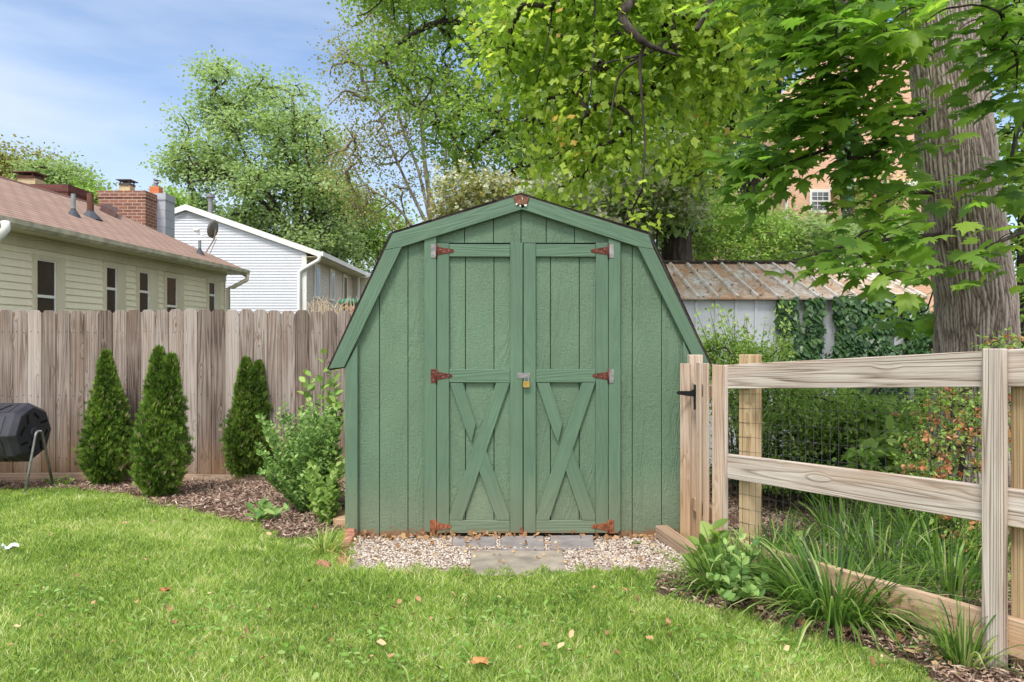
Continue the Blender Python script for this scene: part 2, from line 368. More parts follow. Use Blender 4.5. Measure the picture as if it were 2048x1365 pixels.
def brick(name, c1, c2, mortar, sc=1.0, wd=.215, rh=.075):
    t = NT(name); sp = t.n('ShaderNodeSeparateXYZ'); t.l(t.coord(), sp.inputs[0]); cb = t.n('ShaderNodeCombineXYZ')
    t.l(t.math('ADD', sp.outputs[0], sp.outputs[1]), cb.inputs[0]); t.l(sp.outputs[2], cb.inputs[1])
    br = t.n('ShaderNodeTexBrick'); t.l(cb.outputs[0], br.inputs['Vector'])
    for k, v in (('Scale', sc), ('Mortar Size', .009), ('Brick Width', wd), ('Row Height', rh), ('Bias', 0)): br.inputs[k].default_value = v
    br.inputs['Color1'].default_value = (*c1, 1); br.inputs['Color2'].default_value = (*c2, 1); br.inputs['Mortar'].default_value = (*mortar, 1)
    n = t.noise(t.coord(), 4, 5, .7); col = t.mix(t.ramp(n, [(.4, 0), (.8, .4)]), br.outputs[0], tuple(x*.5 for x in c1))
    t.bump(br.outputs['Fac'], -.004); return t.fin(col, .9)
M['brick'] = brick('red_brick', (.31, .13, .085), (.20, .085, .06), (.46, .35, .29))
M['darkbrick'] = brick('dark_red_brick', (.16, .05, .04), (.11, .035, .03), (.10, .07, .06))
M['orange_brick'] = brick('orange_brick', (.74, .42, .27), (.66, .35, .21), (.70, .55, .45))
M['block'] = brick('grey_block', (.46, .47, .52), (.42, .43, .48), (.36, .37, .41), 1, .4, .2)
M['clay'] = simple('clay_flue', (.55, .17, .07), .8)
M['buff'] = simple('buff_flue', (.50, .40, .24), .8)
M['edgebrick'] = simple('loose_brick', (.34, .15, .10), .9, 0, .4, 25, .004)
M['slate'] = simple('slate_paver', (.235, .21, .205), .8, 0, .25, 7, .002)
M['stone'] = simple('buff_stone', (.27, .235, .19), .9, 0, .3, 9, .003)
# tin shed
t = NT('rusty_tin_roof'); n = t.noise(t.coord((1, .5, .5)), 3.2, 7, .65); n2 = t.noise(t.coord(), 22, 4, .7)
c = t.ramp(n, [(.38, (.60,.58,.55)), (.5, (.50,.38,.29)), (.64, (.42,.24,.14)), (.82, (.32,.16,.09))])
M['tinroof'] = t.fin(t.mix(t.ramp(n2, [(.52, 0), (.66, .8)]), c, (.17, .11, .07)), .75)
t = NT('roof_seam'); n = t.noise(t.coord(), 9, 5); M['seam'] = t.fin(t.ramp(n, [(.35, (.48,.38,.3)), (.6, (.66,.63,.6))]), .6)
M['tinwall'] = siding('pale_grey_tin', (.66, .68, .73), (.56, .56, .56))
# ground
t = NT('lawn_soil'); n = t.noise(t.coord(), 9, 6, .7); M['soil'] = t.fin(t.ramp(n, [(.3, (.10,.12,.03)), (.5, (.19,.22,.06)), (.75, (.26,.21,.10))]), .95)
t = NT('mulch_soil'); n = t.noise(t.coord(), 30, 6, .7); t.bump(n, .02); M['mulch'] = t.fin(t.ramp(n, [(.3, (.045,.026,.018)), (.55, (.14,.085,.06)), (.75, (.25,.17,.13))]), .95)
t = NT('gravel_base'); n = t.noise(t.coord(), 70, 4, .7); t.bump(n, .01); M['gravel'] = t.fin(t.ramp(n, [(.3, (.18,.12,.09)), (.6, (.42,.36,.32))]), .95)
t = NT('far_ground'); n = t.noise(t.coord(), .5, 6, .7); M['far'] = t.fin(t.ramp(n, [(.3, (.035,.05,.018)), (.7, (.08,.09,.03))]), .95)
def rndmat(name, stops, rough=.85):
    t = NT(name); return t.fin(t.ramp(t.attr(), stops), rough)
M['chips'] = rndmat('bark_chips', [(0,(.06,.032,.022)),(.3,(.17,.10,.07)),(.65,(.34,.225,.165)),(1,(.55,.43,.34))])
M['stones'] = rndmat('white_gravel', [(0,(.16,.09,.06)),(.35,(.36,.28,.22)),(.65,(.50,.43,.37)),(1,(.68,.62,.55))])
M['deadleaf'] = rndmat('dead_leaves', [(0,(.20,.10,.045)),(.5,(.40,.24,.12)),(1,(.54,.41,.23))])
# leaves
M['grass'] = leafmat('grass_blades', [(0,(.06,.13,.025)),(.3,(.22,.34,.05)),(.6,(.41,.53,.11)),(.76,(.56,.62,.26)),(.88,(.74,.71,.47)),(1,(.78,.60,.40))], .45, 1.6, .42, .35, .42)
M['weed'] = leafmat('clover_leaves', [(0,(.10,.21,.035)),(.6,(.19,.34,.06)),(1,(.32,.45,.15))], .3)
M['tulip'] = leafmat('tulip_leaves', [(0,(.10,.19,.04)),(.3,(.22,.34,.05)),(.6,(.38,.50,.075)),(.88,(.54,.62,.12)),(.95,(.44,.52,.26)),(1,(.66,.42,.12))], .5, 1.6, .38, .4, .35)
M['maple'] = leafmat('maple_leaves', [(0,(.075,.155,.03)),(.5,(.16,.28,.045)),(1,(.31,.43,.07))], .55, 1.8, .42, .3, .25)
M['midleaf'] = leafmat('mid_leaves', [(0,(.17,.25,.10)),(.5,(.31,.41,.19)),(1,(.48,.56,.31))], .45, 1.5, .5)
M['darkleaf'] = leafmat('dark_leaves', [(0,(.13,.22,.05)),(.5,(.25,.37,.09)),(1,(.42,.52,.17))], .45, 1.5, .5)
M['olive'] = leafmat('olive_leaves', [(0,(.16,.17,.06)),(.5,(.30,.31,.10)),(1,(.46,.38,.16))], .35, 1.5, .5)
M['fresh'] = leafmat('fresh_leaves', [(0,(.15,.26,.06)),(.5,(.27,.42,.09)),(1,(.44,.56,.17))], .35, 1.4, .5)
M['ivy'] = leafmat('ivy_leaves', [(0,(.02,.06,.02)),(.6,(.05,.125,.035)),(1,(.12,.22,.06))], .15, 1.2, .35, .35)
M['arbor'] = leafmat('arborvitae_sprays', [(0,(.05,.10,.02)),(.45,(.15,.26,.04)),(.88,(.32,.44,.08)),(.94,(.34,.28,.16)),(1,(.42,.34,.22))], .3, 1.3, .6)
M['strap'] = leafmat('strap_leaves', [(0,(.045,.11,.022)),(.5,(.115,.225,.04)),(.88,(.25,.38,.08)),(1,(.58,.56,.30))], .4, 1.4, .38, .35)
M['bluegreen'] = leafmat('bluish_leaves', [(0,(.08,.17,.04)),(.5,(.19,.32,.08)),(1,(.36,.49,.16))], .3, 1.3, .45)
M['blossom'] = leafmat('white_blossom', [(0,(.36,.38,.24)),(1,(.68,.68,.54))], .3, 1.0, .7, .2, .1)
M['orange'] = leafmat('orange_flowers', [(0,(.50,.13,.09)),(.4,(.58,.24,.12)),(1,(.60,.38,.2))], .25, 1.0, .7, .2, .1)
M['pink'] = leafmat('pink_flowers', [(0,(.6,.12,.2)),(1,(.8,.4,.5))], .25, 1.0, .7)
M['stem'] = simple('green_stem', (.13,.2,.06), .6)
M['twig'] = simple('dry_twig', (.30,.23,.17), .9)
def bark(name, lo, mid, hi, sc=14):
    t = NT(name); n = t.noise(t.coord((1, 1, .16)), sc*1.6, 6, .65, .4); n2 = t.noise(t.coord(), 3, 3)
    v = t.math('ADD', n, t.math('MULTIPLY', t.math('SUBTRACT', n2, .5), .35)); t.bump(n, .03)
    return t.fin(t.ramp(v, [(.3, lo), (.5, mid), (.72, hi)]), .95)
M['bark'] = bark('grey_bark', (.05,.04,.032), (.16,.13,.11), (.30,.26,.23))
M['darkbark'] = bark('dark_bark', (.02,.016,.013), (.055,.043,.035), (.12,.1,.085))
M['palebark'] = bark('pale_bark', (.10,.085,.07), (.24,.2,.17), (.40,.36,.32), 6)
t = NT('furrowed_bark'); r = t.attr(); n = t.noise(t.coord((1, 1, .35)), 60, 5, .7); n2 = t.noise(t.coord((1, 1, .5)), 2.2, 4)
v = t.math('ADD', t.math('MULTIPLY', r, .75), t.math('MULTIPLY', n, .35)); t.bump(n, .008)
c = t.ramp(v, [(.12, (.06,.045,.037)), (.40, (.22,.172,.147)), (.85, (.42,.36,.325))])
M['bigbark'] = t.fin(t.mix(t.ramp(n2, [(.55, 0), (.75, .35)]), c, (.26, .24, .15)), .95)
# ------------------------------------------------------------------ ground
def inpoly(x, y, poly):
    poly = np.asarray(poly); c = np.zeros(np.shape(x), bool); j = len(poly)-1
    for i in range(len(poly)):
        xi, yi = poly[i]; xj, yj = poly[j]
        m = ((yi > y) != (yj > y)) & (x < (xj-xi)*(y-yi)/(yj-yi+1e-12)+xi); c ^= m; j = i
    return c
def gpoly(pxs): return [tuple(GP(a, b)[:2]) for a, b in pxs]
BED = gpoly([(-420, 985), (0, 982), (130, 980), (240, 988), (320, 1012), (430, 1035), (520, 1050), (560, 1078), (625, 1080), (655, 1066), (700, 1040), (700, 940), (-420, 940)]) 
BED[-1] = (BED[0][0]-1, 7.6); BED[-2] = (-1.15, 7.6); BED[-3] = (-1.15, 4.9)
GRAV = [(-1.16, 4.95), (-1.12, 4.62)] + gpoly([(700, 1140), (760, 1143), (940, 1142), (1150, 1143), (1330, 1142), (1372, 1128)]) + [(1.25, 4.62), (1.22, 4.95)]
RB = gpoly([(1372, 1128), (1290, 1172), (1345, 1204), (1420, 1214), (1500, 1234), (1600, 1264), (1740, 1298), (1830, 1330), (1900, 1390)])
RBED = [(1.22, 4.62)] + RB + [(1.75, 2.1), (6, 1.0), (9, 4), (9, 8.2), (1.3, 8.2), (1.3, 5)]
def zone(x, y):
    z = np.zeros(np.shape(x), int)
    z[inpoly(x, y, RBED)] = 1; z[inpoly(x, y, BED)] = 1; z[inpoly(x, y, GRAV)] = 2
    z[(y > 7.35)] = 3
    return z
gx = np.arange(-9, 9.01, .05); gy = np.arange(-1, 14.01, .05)
X, Y = np.meshgrid(gx, gy); Z = gz(X, Y); nx = len(gx)
idx = np.arange(X.size).reshape(X.shape); q = np.stack([idx[:-1, :-1], idx[:-1, 1:], idx[1:, 1:], idx[1:, :-1]], -1).reshape(-1, 4)
cx_ = (X[:-1, :-1]+.025).ravel(); cy_ = (Y[:-1, :-1]+.025).ravel(); zn = zone(cx_, cy_)
V = np.stack([X, Y, Z], -1).reshape(-1, 3)
for k, (nm, mt) in enumerate((('lawn', 'soil'), ('mulch_bed', 'mulch'), ('gravel_bed', 'gravel'), ('back_ground', 'far'))):
    T = q[zn == k]; u, inv = np.unique(T, return_inverse=True)
    tag(np_mesh(nm, V[u], inv.reshape(T.shape), M[mt], smooth=True), kind='structure')
mb = MB()
def far_z(x, y): return float(gz(0, 13)) - .05
ring = [(-9, -1), (9, -1), (9, 14), (-9, 14)]; big = [(-900, -900), (900, -900), (900, 900), (-900, 900)]
for i in range(4):
    a, b = ring[i], ring[(i+1) % 4]; A, B = big[i], big[(i+1) % 4]
    za, zb = float(gz(*a)), float(gz(*b)); mb.quad((*a, za-.004), (*b, zb-.004), (*B, -.5), (*A, -.5))
tag(mb.build('ground', M['far']), kind='structure')
rng = np.random.default_rng(7)

# ------------------------------------------------------------------ green garden shed
D0 = 4.707
shed = thing('garden_shed', 'green painted gambrel garden shed with double doors, standing on white gravel', 'shed', P(1041, 1078, D0))
TOPL = [(690, 738), (797, 482), (1043, 405), (1285, 482), (1392, 700), (1398, 738)]
def top_at(x):
    for (a, b), (c, d) in zip(TOPL, TOPL[1:]):
        if a <= x <= c: return b + (d-b)*(x-a)/(c-a)
    return 738
def panel(mb, x0, x1, y0, ybot, D, t):            # strip of siding between two grooves
    xs = [x0] + [p[0] for p in TOPL if x0 < p[0] < x1] + [x1]
    top = [(x, top_at(x) if y0 is None else y0) for x in xs]
    mb.prism([P(*p, D) for p in [(x0, ybot)] + top + [(x1, ybot)]], (0, t, 0))
yb = lambda x: 1073 + (x-690)/708*9
def strips(mb, edges, y0, D, t, ybf=yb, gap=1.6):
    for a, b in zip(edges, edges[1:]): panel(mb, a+gap/2, b-gap/2, y0, ybf((a+b)/2), D, t)
mb = MB(); D1 = D0+.014
strips(mb, [697, 759, 816, 872.5], None, D1, .012)
strips(mb, [1217.5, 1264.5, 1323, 1394], None, D1, .012)
xs = [872.5, 929, 987, 1042, 1092.5, 1149, 1217.5]
for a, b in zip(xs, xs[1:]):
    xx = [a+.8] + [p[0] for p in TOPL if a < p[0] < b] + [b-.8]
    mb.prism([P(x, top_at(x), D1) for x in xx] + [P(b-.8, 486.0, D1), P(a+.8, 486.0, D1)], (0, .012, 0))
wall = mb.build('front_wall', M['siding'], shed, bevel=.0012)
mb = MB(); D2 = D1+.0125
mb.prism([P(x, y, D2) for x, y in [(697, 1070)] + [(x+(4 if x < 1043 else -4), y+3) for x, y in TOPL[:-1]] + [(1392, 1074)]], (0, .012, 0))
mb.build('wall_backing', M['dark'], shed)
# side and back walls
xl, xr = P(691, 0, D0)[0], P(1397, 0, D0)[0]; zt = P(0, 700, D0)[2]
mb = MB(); mb.box(xl, xl+.015, D0+.03, D0+2.3, -.05, zt); mb.build('side_wall', M['siding'], shed); mb = MB(); mb.box(xr-.015, xr, D0+.03, D0+2.3, -.05, zt)
mb.build('side_wall', M['siding'], shed)
mb = MB(); mb.prism([P(x, y, D0)+np.array((0, 2.28, 0)) for x, y in [(697, 1085)] + TOPL[:-1] + [(1391, 1085)]], (0, .012, 0)); mb.build('back_wall', M['siding'], shed)
# roof: gambrel shell with shingles
OUT = [(657, 739), (784, 467), (1040, 389), (1299, 468.5), (1420, 729)]
OP = [P(x, y, D0) for x, y in OUT]
def shell(mb, pts, off0, off1, y0, y1):
    n = len(pts); nrm = []
    for i in range(n):
        a = pts[max(i-1, 0)]; b = pts[min(i+1, n-1)]; t_ = (b-a)/np.linalg.norm(b-a); nrm.append(np.array((-t_[2], 0, t_[0])))
    lo = [p+nn*off0 for p, nn in zip(pts, nrm)]; hi = [p+nn*off1 for p, nn in zip(pts, nrm)]
    for i in range(n-1):
        pl = [lo[i], lo[i+1], hi[i+1], hi[i]]; mb.prism([np.array((p[0], y0, p[2])) for p in pl], (0, y1-y0, 0))
roof = MB(); shell(roof, OP, .001, .004, D0-.018, D0+2.36); ro = roof.build('roof', M['shingle_edge'], shed)
mb = MB(); shell(mb, OP, -.016, 0, D0-.02, D0+2.34); mb.build('roof_deck', M['shingle_edge'], ro)
# ragged shingle tabs along the front edge
mb = MB(); rr = random.Random(3)
for a, b in zip(OP, OP[1:]):
    L = np.linalg.norm(b-a); t_ = (b-a)/L; nn = np.array((-t_[2], 0, t_[0])); s = 0
    while s < L-.02:
        l = min(rr.uniform(.06, .28), L-s); h = rr.uniform(.001, .005); ov = rr.uniform(.001, .010)
        p0 = a+t_*s+nn*.0042; p1 = a+t_*(s+l)+nn*.0042
        mb.prism([p0+(0, -.018-ov, 0), p1+(0, -.018-ov, 0), p1+(0, -.018-ov, 0)+nn*h, p0+(0, -.018-ov, 0)+nn*h*.7], (0, .3, 0)); s += l+.003
mb.build('shingle', M['shingle_edge'], ro)
DT = D0-.02
def tr(name, pts, D=DT, t=.02, along=None, par=None, mat='trim'): return plank(name, pts, D, t, M[mat], par or shed, along)
tr('roof_trim', [(785, 468.5), (1040, 391), (1044, 419), (804, 494), (770, 500)], DT-.012, .03, P(1040,391,D0)-P(785,468,D0))
tr('roof_trim', [(1059, 396), (1297, 470), (1308, 499), (1276, 494), (1044, 419), (1040.6, 419), (1053, 413)], DT-.0122, .03, P(1297,470,D0)-P(1040,391,D0))
tr('roof_trim', [(658, 738), (769.4, 501), (803.5, 494.6), (688, 735)], DT-.0124, .03, P(769,500,D0)-P(658,738,D0))
tr('roof_trim', [(1308.4, 499.6), (1419, 729), (1392, 727), (1276.5, 494.6)], DT-.0126, .03, P(1308,500,D0)-P(1418,728,D0))
# damaged ridge corner: bare reddish wood with chipped white paint
mb = MB(); mb.prism([P(x, y, DT-.02) for x, y in [(1026, 394), (1040, 390.5), (1058, 395), (1053, 412), (1041, 408), (1033, 411)]], (0, .02, 0)); rc = mb.build('ridge_block', M['redwood'], shed)
mb = MB()
for a, b, w_, h_ in ((1031, 408, 4, 2.5), (1048, 410, 6, 3), (1039, 411, 3, 3), (1044, 396, 1.5, 8)): mb = MB(); mb.prism([P(x, y, DT-.022) for x, y in [(a, b), (a+w_, b-1), (a+w_-1, b+h_), (a+1, b+h_)]], (0, .002, 0)); mb.build('paint_chip', M['wtrim'], rc)
tr('corner_trim', [(690, 735), (715, 690), (715, 1076), (690, 1054)], along=(0, 0, 1))
tr('corner_trim', [(1366.5, 683), (1392, 735), (1392, 1070), (1366.5, 1080)], along=(0, 0, 1))
tr('door_casing', [(848.5, 478.5), (872.5, 471.5), (872.5, 1066), (848.5, 1064)], along=(0, 0, 1))
tr('door_casing', [(1217.5, 477), (1241, 484), (1241, 1060), (1235, 1067), (1217.5, 1067)], along=(0, 0, 1))
tr('door_sill', [(849, 1069), (1236, 1069), (1236, 1076), (849, 1076)], D0+.0, .012, (1, 0, 0), mat='dark')
# doors
def door(x0, x1, st0, st1, gr, hasb, label):
    d = MB()
    D = D0+.004
    xs = [x0] + gr + [x1]
    for a, b in zip(xs, xs[1:]): d.prism([P(x, y, D) for x, y in [(a+.8, 490), (b-.8, 490), (b-.8, 1064), (a+.8, 1064)]], (0, .01, 0))
    o = d.build('door', M['siding'], shed, bevel=.0012); o['label'] = label
    bk = MB(); bk.prism([P(x, y, D+.0105) for x, y in [(x0+1, 491), (x1-1, 491), (x1-1, 1063), (x0+1, 1063)]], (0, .003, 0)); bk.build('groove_backing', M['dark'], o)
    tr('stile', [(x0+.6, 487), (st0, 487), (st0, 1066.5), (x0+.6, 1066.5)], along=(0, 0, 1), par=o)
    tr('stile', [(st1, 486), (x1-.6, 486), (x1-.6, 1066.5), (st1, 1066.5)], along=(0, 0, 1), par=o)
    a, b = st0+.7, st1-.7
    for y0, y1 in ((488.5, 514), (739, 765.5), (1041.5, 1067)): tr('rail', [(a, y0), (b, y0+.5), (b, y1), (a, y1-.5)], par=o, along=(1, 0, 0))
    tr('brace', [(b-27, 766), (b-.5, 766), (a+26, 1040.8), (a, 1040.8), (a+.5, 1031)], DT+.001, .018, par=o)
    m1, m2 = (a+b)/2-1, 890
    tr('brace', [(a+1, 766), (a+27, 766), (a+53, 848), (a+44, 886), (a+32, 858)], DT+.0035, .015, par=o)
    tr('brace', [(a+73, 899), (b-.5, 1031), (b-.5, 1040.8), (b-26, 1040.8), (a+59, 941), (a+62, 927)], DT+.0035, .015, par=o)
    return o
dl = door(873.2, 1046, 898, 1020.5, [931, 988], True, 'left door of the green shed, with the hasp')
dr = door(1046.6, 1217, 1071.5, 1191.8, [1101, 1158.6], False, 'right door of the green shed')
nl = MB()
for x, ys in ((852, (520, 640, 820, 960)), (868, (585, 700, 890, 1020)), (1222, (540, 660, 850, 990)), (1236, (600, 720, 900, 1030)), (702, (780, 860, 950, 1030)), (709, (740, 900, 990))):
    for y in ys: nl.lathe(P(x, y, DT-.0005), [(.0001, -.002), (.0026, -.0015), (.0032, .001)], 6, 1)
for i, x in enumerate((760.5, 817.5, 1266, 1324.5)):
    for y in range(620, 1060, 62): nl.lathe(P(x+3, y+i*7, D1-.0005), [(.0001, -.0012), (.0026, -.0008), (.003, .001)], 6, 1)
nl.build('nail_head', simple('nail_in_green_paint', (.07, .10, .075), .6), shed)
def hinge(par, px, py, s, mstrap, mplate, L=33):
    h = MB(); D = DT-.004
    h.prism([P(x, y, D) for x, y in [(px+s*1, py-8), (px+s*L*.85, py-4), (px+s*L, py-3), (px+s*(L+2.5), py), (px+s*L, py+3.2), (px+s*L*.85, py+4), (px+s*1, py+8)]], (0, .0038, 0))
    o = h.build('hinge', M[mstrap], par, bevel=.0006)
    h = MB(); h.prism([P(x, y, D) for x, y in [(px-s*11, py-13), (px-s*1, py-13), (px-s*1, py+14), (px-s*11, py+14)]], (0, .0039, 0)); h.build('plate', M[mplate], o, bevel=.0005)
    h = MB(); h.tube([P(px, py-14, D-.001), P(px, py+15, D-.001)], .006, 8); h.build('pin', M[mstrap], o, smooth=True)
    h = MB()
    for dx, dy in ((s*8, -2.5), (s*14, 2), (s*24, 0), (-s*6, -7), (-s*6, 8)): c = P(px+dx, py+dy, D); h.lathe(c, [(.0001, -.0045), (.003, -.004), (.004, .001)], 8, 1)
    h.build('screw', M['galv'] if mstrap == 'rust' else M['rust'], o)
hinge(dl, 873, 502, 1, 'rust', 'galv'); hinge(dl, 872.5, 752, 1, 'rust', 'rust', 30); hinge(dl, 871, 1053.5, 1, 'rust2', 'rust2', 30)
hinge(dr, 1217, 502, -1, 'rust', 'galv'); hinge(dr, 1216.8, 752, -1, 'rust', 'galv', 30); hinge(dr, 1217, 1053.5, -1, 'rust2', 'rust2', 32)
h = MB(); h.prism([P(x, y, DT-.004) for x, y in [(1034, 746.5), (1060, 746.5), (1060, 757.5), (1034, 757.5)]], (0, .004, 0)); hs = h.build('hasp', M['galv'], dl, bevel=.0008)
h = MB()
for dx in (1036.5, 1036.5, 1044): h.lathe(P(dx, 749, DT-.004), [(.0001, -.003), (.003, -.002), (.0035, .001)], 8, 1); h.lathe(P(dx, 755, DT-.004), [(.0001, -.003), (.003, -.002), (.0035, .001)], 8, 1)
h.build('screw', M['galv'], hs)
tr('door_foot_plate', [(1040.5, 1055), (1045.5, 1054), (1046, 1067.5), (1040, 1067.5)], DT-.004, .004, (0, 0, 1), shed, 'rust2')
pad = thing('padlock', 'small brass padlock hanging from the hasp between the two shed doors', 'padlock', P(1052.5, 772, DT-.03))
h = MB(); h.prism([P(x, y, DT-.03) for x, y in [(1046.5, 763.5), (1059, 763.5), (1059.5, 774), (1057, 775.5), (1048, 775.5), (1046, 774)]], (0, .018, 0)); h.build('lock_body', M['brass'], pad, bevel=.0015)
h = MB(); h.tube([P(1048.6+4.0-4.0*math.cos(a), 758-6*math.sin(a), DT-.021) if k else None for k, a in [(1, x) for x in np.linspace(0, math.pi, 9)]], .0032, 8)
h.tube([P(1048.6, 758, DT-.021), P(1048.6, 764, DT-.021)], .0032, 8); h.tube([P(1056.6, 758, DT-.021), P(1056.6, 764, DT-.021)], .0032, 8); h.build('shackle', M['galv'], pad, smooth=True)

# ------------------------------------------------------------------ wooden privacy fence (left)
def FD(px): return 7.15 + .17*px/700
fn = thing('privacy_fence', 'weathered grey brown dog-eared picket fence running from the left edge to behind the shed', 'fence', (-3, 7.3, -.13))
edges = []; x = -60.0
while x < 1060: edges.append(x); x += 28.6 - .9*max(0, x)/700
rr = random.Random(11)
def ftop(px): return 620 + (2 if px > 600 else 0) + 1.2*math.sin(px*.013)
for i, (a, b) in enumerate(zip(edges, edges[1:])):
    D = FD(a)+rr.uniform(-.004, .004); g = rr.choice([.25, .3, .4, .7, .35]); tp = ftop(a)+rr.uniform(-1.2, 1.2); e = 6
    t0, t1 = rr.uniform(-.5, .5), rr.uniform(-.4, .4)
    pts = [(a+g, 949), (b-g, 949), (b-g+t0*.6, tp+e+1), (b-g-e+t0, tp), (a+g+e+t0, tp), (a+g+t0*.6, tp+e)]
    plank('picket', pts, D, .016, M['fence'], fn, (0, 0, 1), .0025)
for z in (.12, .78, 1.45): mb = MB(); mb.box(P(-60, 0, 7.2)[0], .7, FD(300)+.09, FD(300)+.13, z-.04, z+.045); mb.build('fence_rail', M['fence'], fn)
nail = MB()
for a, b in zip(edges, edges[1:]):
    for z in (1.45, .78, .12):
        for f in (.25, .75): c = P(a+(b-a)*f, 0, FD(a)-.004); nail.lathe((c[0], c[1], z+rr.uniform(-.01, .01)), [(.0001, -.001), (.004, 0), (.004, .004)], 6, 1)
nail.build('nail', M['black'], fn)
plank('kick_board', [(-60, 947), (160, 946), (420, 950), (700, 950), (1000, 950), (1000, 975), (-60, 975)], FD(0)-.035, .02, M['timber'], fn, (1, 0, 0))
bar3('garden_timber', GP(-200, 968)+(0, -.1, .03), GP(148, 962)+(0, -.12, .03), (0, 0, 1), .07, .10, M['timber'], None, .005)
tag(bpy.data.objects['garden_timber'], 'pale landscape timber lying along the fence foot behind the tumbler', 'timber')

# ------------------------------------------------------------------ compost tumbler
CT = P(77, 865, 6.6); ct = thing('compost_tumbler', 'black octagonal compost tumbler on galvanised tube legs at the left edge', 'compost tumbler', (CT[0]-.5, 6.6, float(gz(-4.6, 6.6))))
RO = .285; X1 = CT[0]-.04; X0 = X1-.95
def octr(x, r): return [np.array((x, CT[1]-r*math.cos(a), CT[2]+.0+r*math.sin(a))) for a in [k*math.pi/4 for k in range(8)]]
def loft(mb, rings):
    o = len(mb.v); n = len(rings[0]); vs = [p for r_ in rings for p in r_]
    fs = [(i*n+j, i*n+(j+1) % n, (i+1)*n+(j+1) % n, (i+1)*n+j) for i in range(len(rings)-1) for j in range(n)]
    fs += [tuple(range(n)), tuple(range((len(rings)-1)*n, len(rings)*n))]; mb.add(vs, fs)
mb = MB(); loft(mb, [octr(X0, RO*.86), octr(X0+.05, RO), octr(X1-.055, RO), octr(X1-.05, RO*1.0), octr(X1, RO*.86)]); dm = mb.build('drum', M['plastic'], ct, bevel=.006)
mb = MB()
for k in range(8):
    a = (k+.5)*math.pi/4; n_ = np.array((0, -math.cos(a), math.sin(a))); s_ = np.array((0, math.sin(a), math.cos(a))); ap = RO*math.cos(math.pi/8)
    mb.prism([np.array((xx, CT[1], CT[2]))+n_*(ap-.002)+s_*q_ for xx, q_ in ((X0+.12, -.085), (X1-.12, -.085), (X1-.12, .085), (X0+.12, .085))], n_*.008)
mb.build('side_panel', M['plastic'], dm, bevel=.003)
for k in range(8):
    a = (k+.5)*math.pi/4; n_ = np.array((0, -math.cos(a), math.sin(a))); s_ = np.array((0, math.sin(a), math.cos(a))); ap = RO*math.cos(math.pi/8)
    for xx in (X1-.2, X1-.38, X1-.56, X1-.74):
        c = np.array((xx, CT[1], CT[2]))+n_*(ap+.0035)
        mb = MB(); mb.prism([c+s_*-.06+(-.045, 0, 0), c+s_*-.06+(-.012, 0, 0), c+s_*.055+(.04, 0, 0), c+s_*.055+(.007, 0, 0)], n_*.004); mb.build('vent_slot', M['slot'], dm)
for k in range(8):
    a = (k+.25)*math.pi/4; c = np.array((X1-.001, CT[1]-.16*math.cos(a), CT[2]+.16*math.sin(a))); u_ = np.array((0, math.cos(a+.7), math.sin(a+.7))); v_ = np.array((0, -math.sin(a+.7), math.cos(a+.7)))
    mb = MB(); mb.prism([c-u_*.045-v_*.012, c+u_*.045-v_*.012, c+u_*.045+v_*.012, c-u_*.045+v_*.012], (.004, 0, 0)); mb.build('vent_slot', M['slot'], dm)
mb = MB(); mb.lathe((X1, CT[1], CT[2]), [(.05, 0), (.045, .012), (.02, .016), (.02, .05)], 16, 0); mb.build('hub', M['plastic'], dm)
for sx, yy in ((X1+.045, 1), (X0-.045, 1)):
    mb = MB(); fz = float(gz(sx, 6.4)); path = [(sx, CT[1]-.20, fz-.03)] + [(sx, CT[1]-.05*math.cos(a), CT[2]-.035+.045*math.sin(a)) for a in np.linspace(.15, math.pi-.15, 8)] + [(sx, CT[1]+.20, fz+.02)]
    mb.tube(path, .0125, 10); lg = mb.build('leg', M['galv'], ct, smooth=True)
    mb = MB(); mb.tube([(sx-.02, CT[1], CT[2]+.012), (sx+.03, CT[1], CT[2]+.012)], .009, 8); mb.build('bolt', M['galv'], lg)

# ------------------------------------------------------------------ rail fence on the right
f0 = np.array((1.263, 4.0)); fd = np.array((.573, -1.34)); fl = np.linalg.norm(fd); u = fd/fl; bk = np.array((-u[1], u[0])); bk = bk if bk[0] > 0 else -bk
def FP(t, z, off=0): q_ = f0+fd*t+bk*off; return np.array((q_[0], q_[1], z+.1*t))
rf = thing('rail_fence', 'pale three-rail fence with wire mesh beside the lawn, right side', 'fence', FP(.5, 0.1))
for t0, t1 in ((-.01, 1.03), (1.04, 2.1)):
    for z in (1.146, .624, .14):
        bar3('fence_rail', FP(t0, z), FP(t1, z), (0, 0, 1), .14, .036, M['gate' if z < .2 else 'rail'], rf, .003)
bar3('facing_board', FP(1.045, -.02, -.037), FP(1.045, 1.222, -.037), (*u, 0), .076, .036, M['rail'], rf, .003)
bar3('fence_post', FP(.075, -.25, .07), FP(.075, 1.27, .07), (*u, 0), .09, .09, M['post'], rf, .004)
bar3('fence_post', FP(1.11, -.3, .075), FP(1.11, 1.24-.05, .075), (*u, 0), .15, .105, M['post'], rf, .004)
mb = MB()
def wire(a, b, r=.0011):
    a = np.asarray(a); b = np.asarray(b); mb.tube([a, b], r, 3, False)
tt = 0
while tt < 2.1:
    mb.tube([FP(tt, .02, .0225+.003*math.sin(tt*9+z*6)) for z in (0.02, .3, .6, .9, 1.15)], .0011, 3, False) if False else wire(FP(tt, .02, .0225), FP(tt, 1.17, .0225)); tt += .0508/fl
z = .06
while z < 1.16:
    wire(FP(0, z, .0225+.001), FP(2.1, z, .0225+.001), .0012); z += .082
mb.build('wire_mesh', M['galv'] if False else simple('dull_wire', (.10,.10,.10), .5, .6), rf)
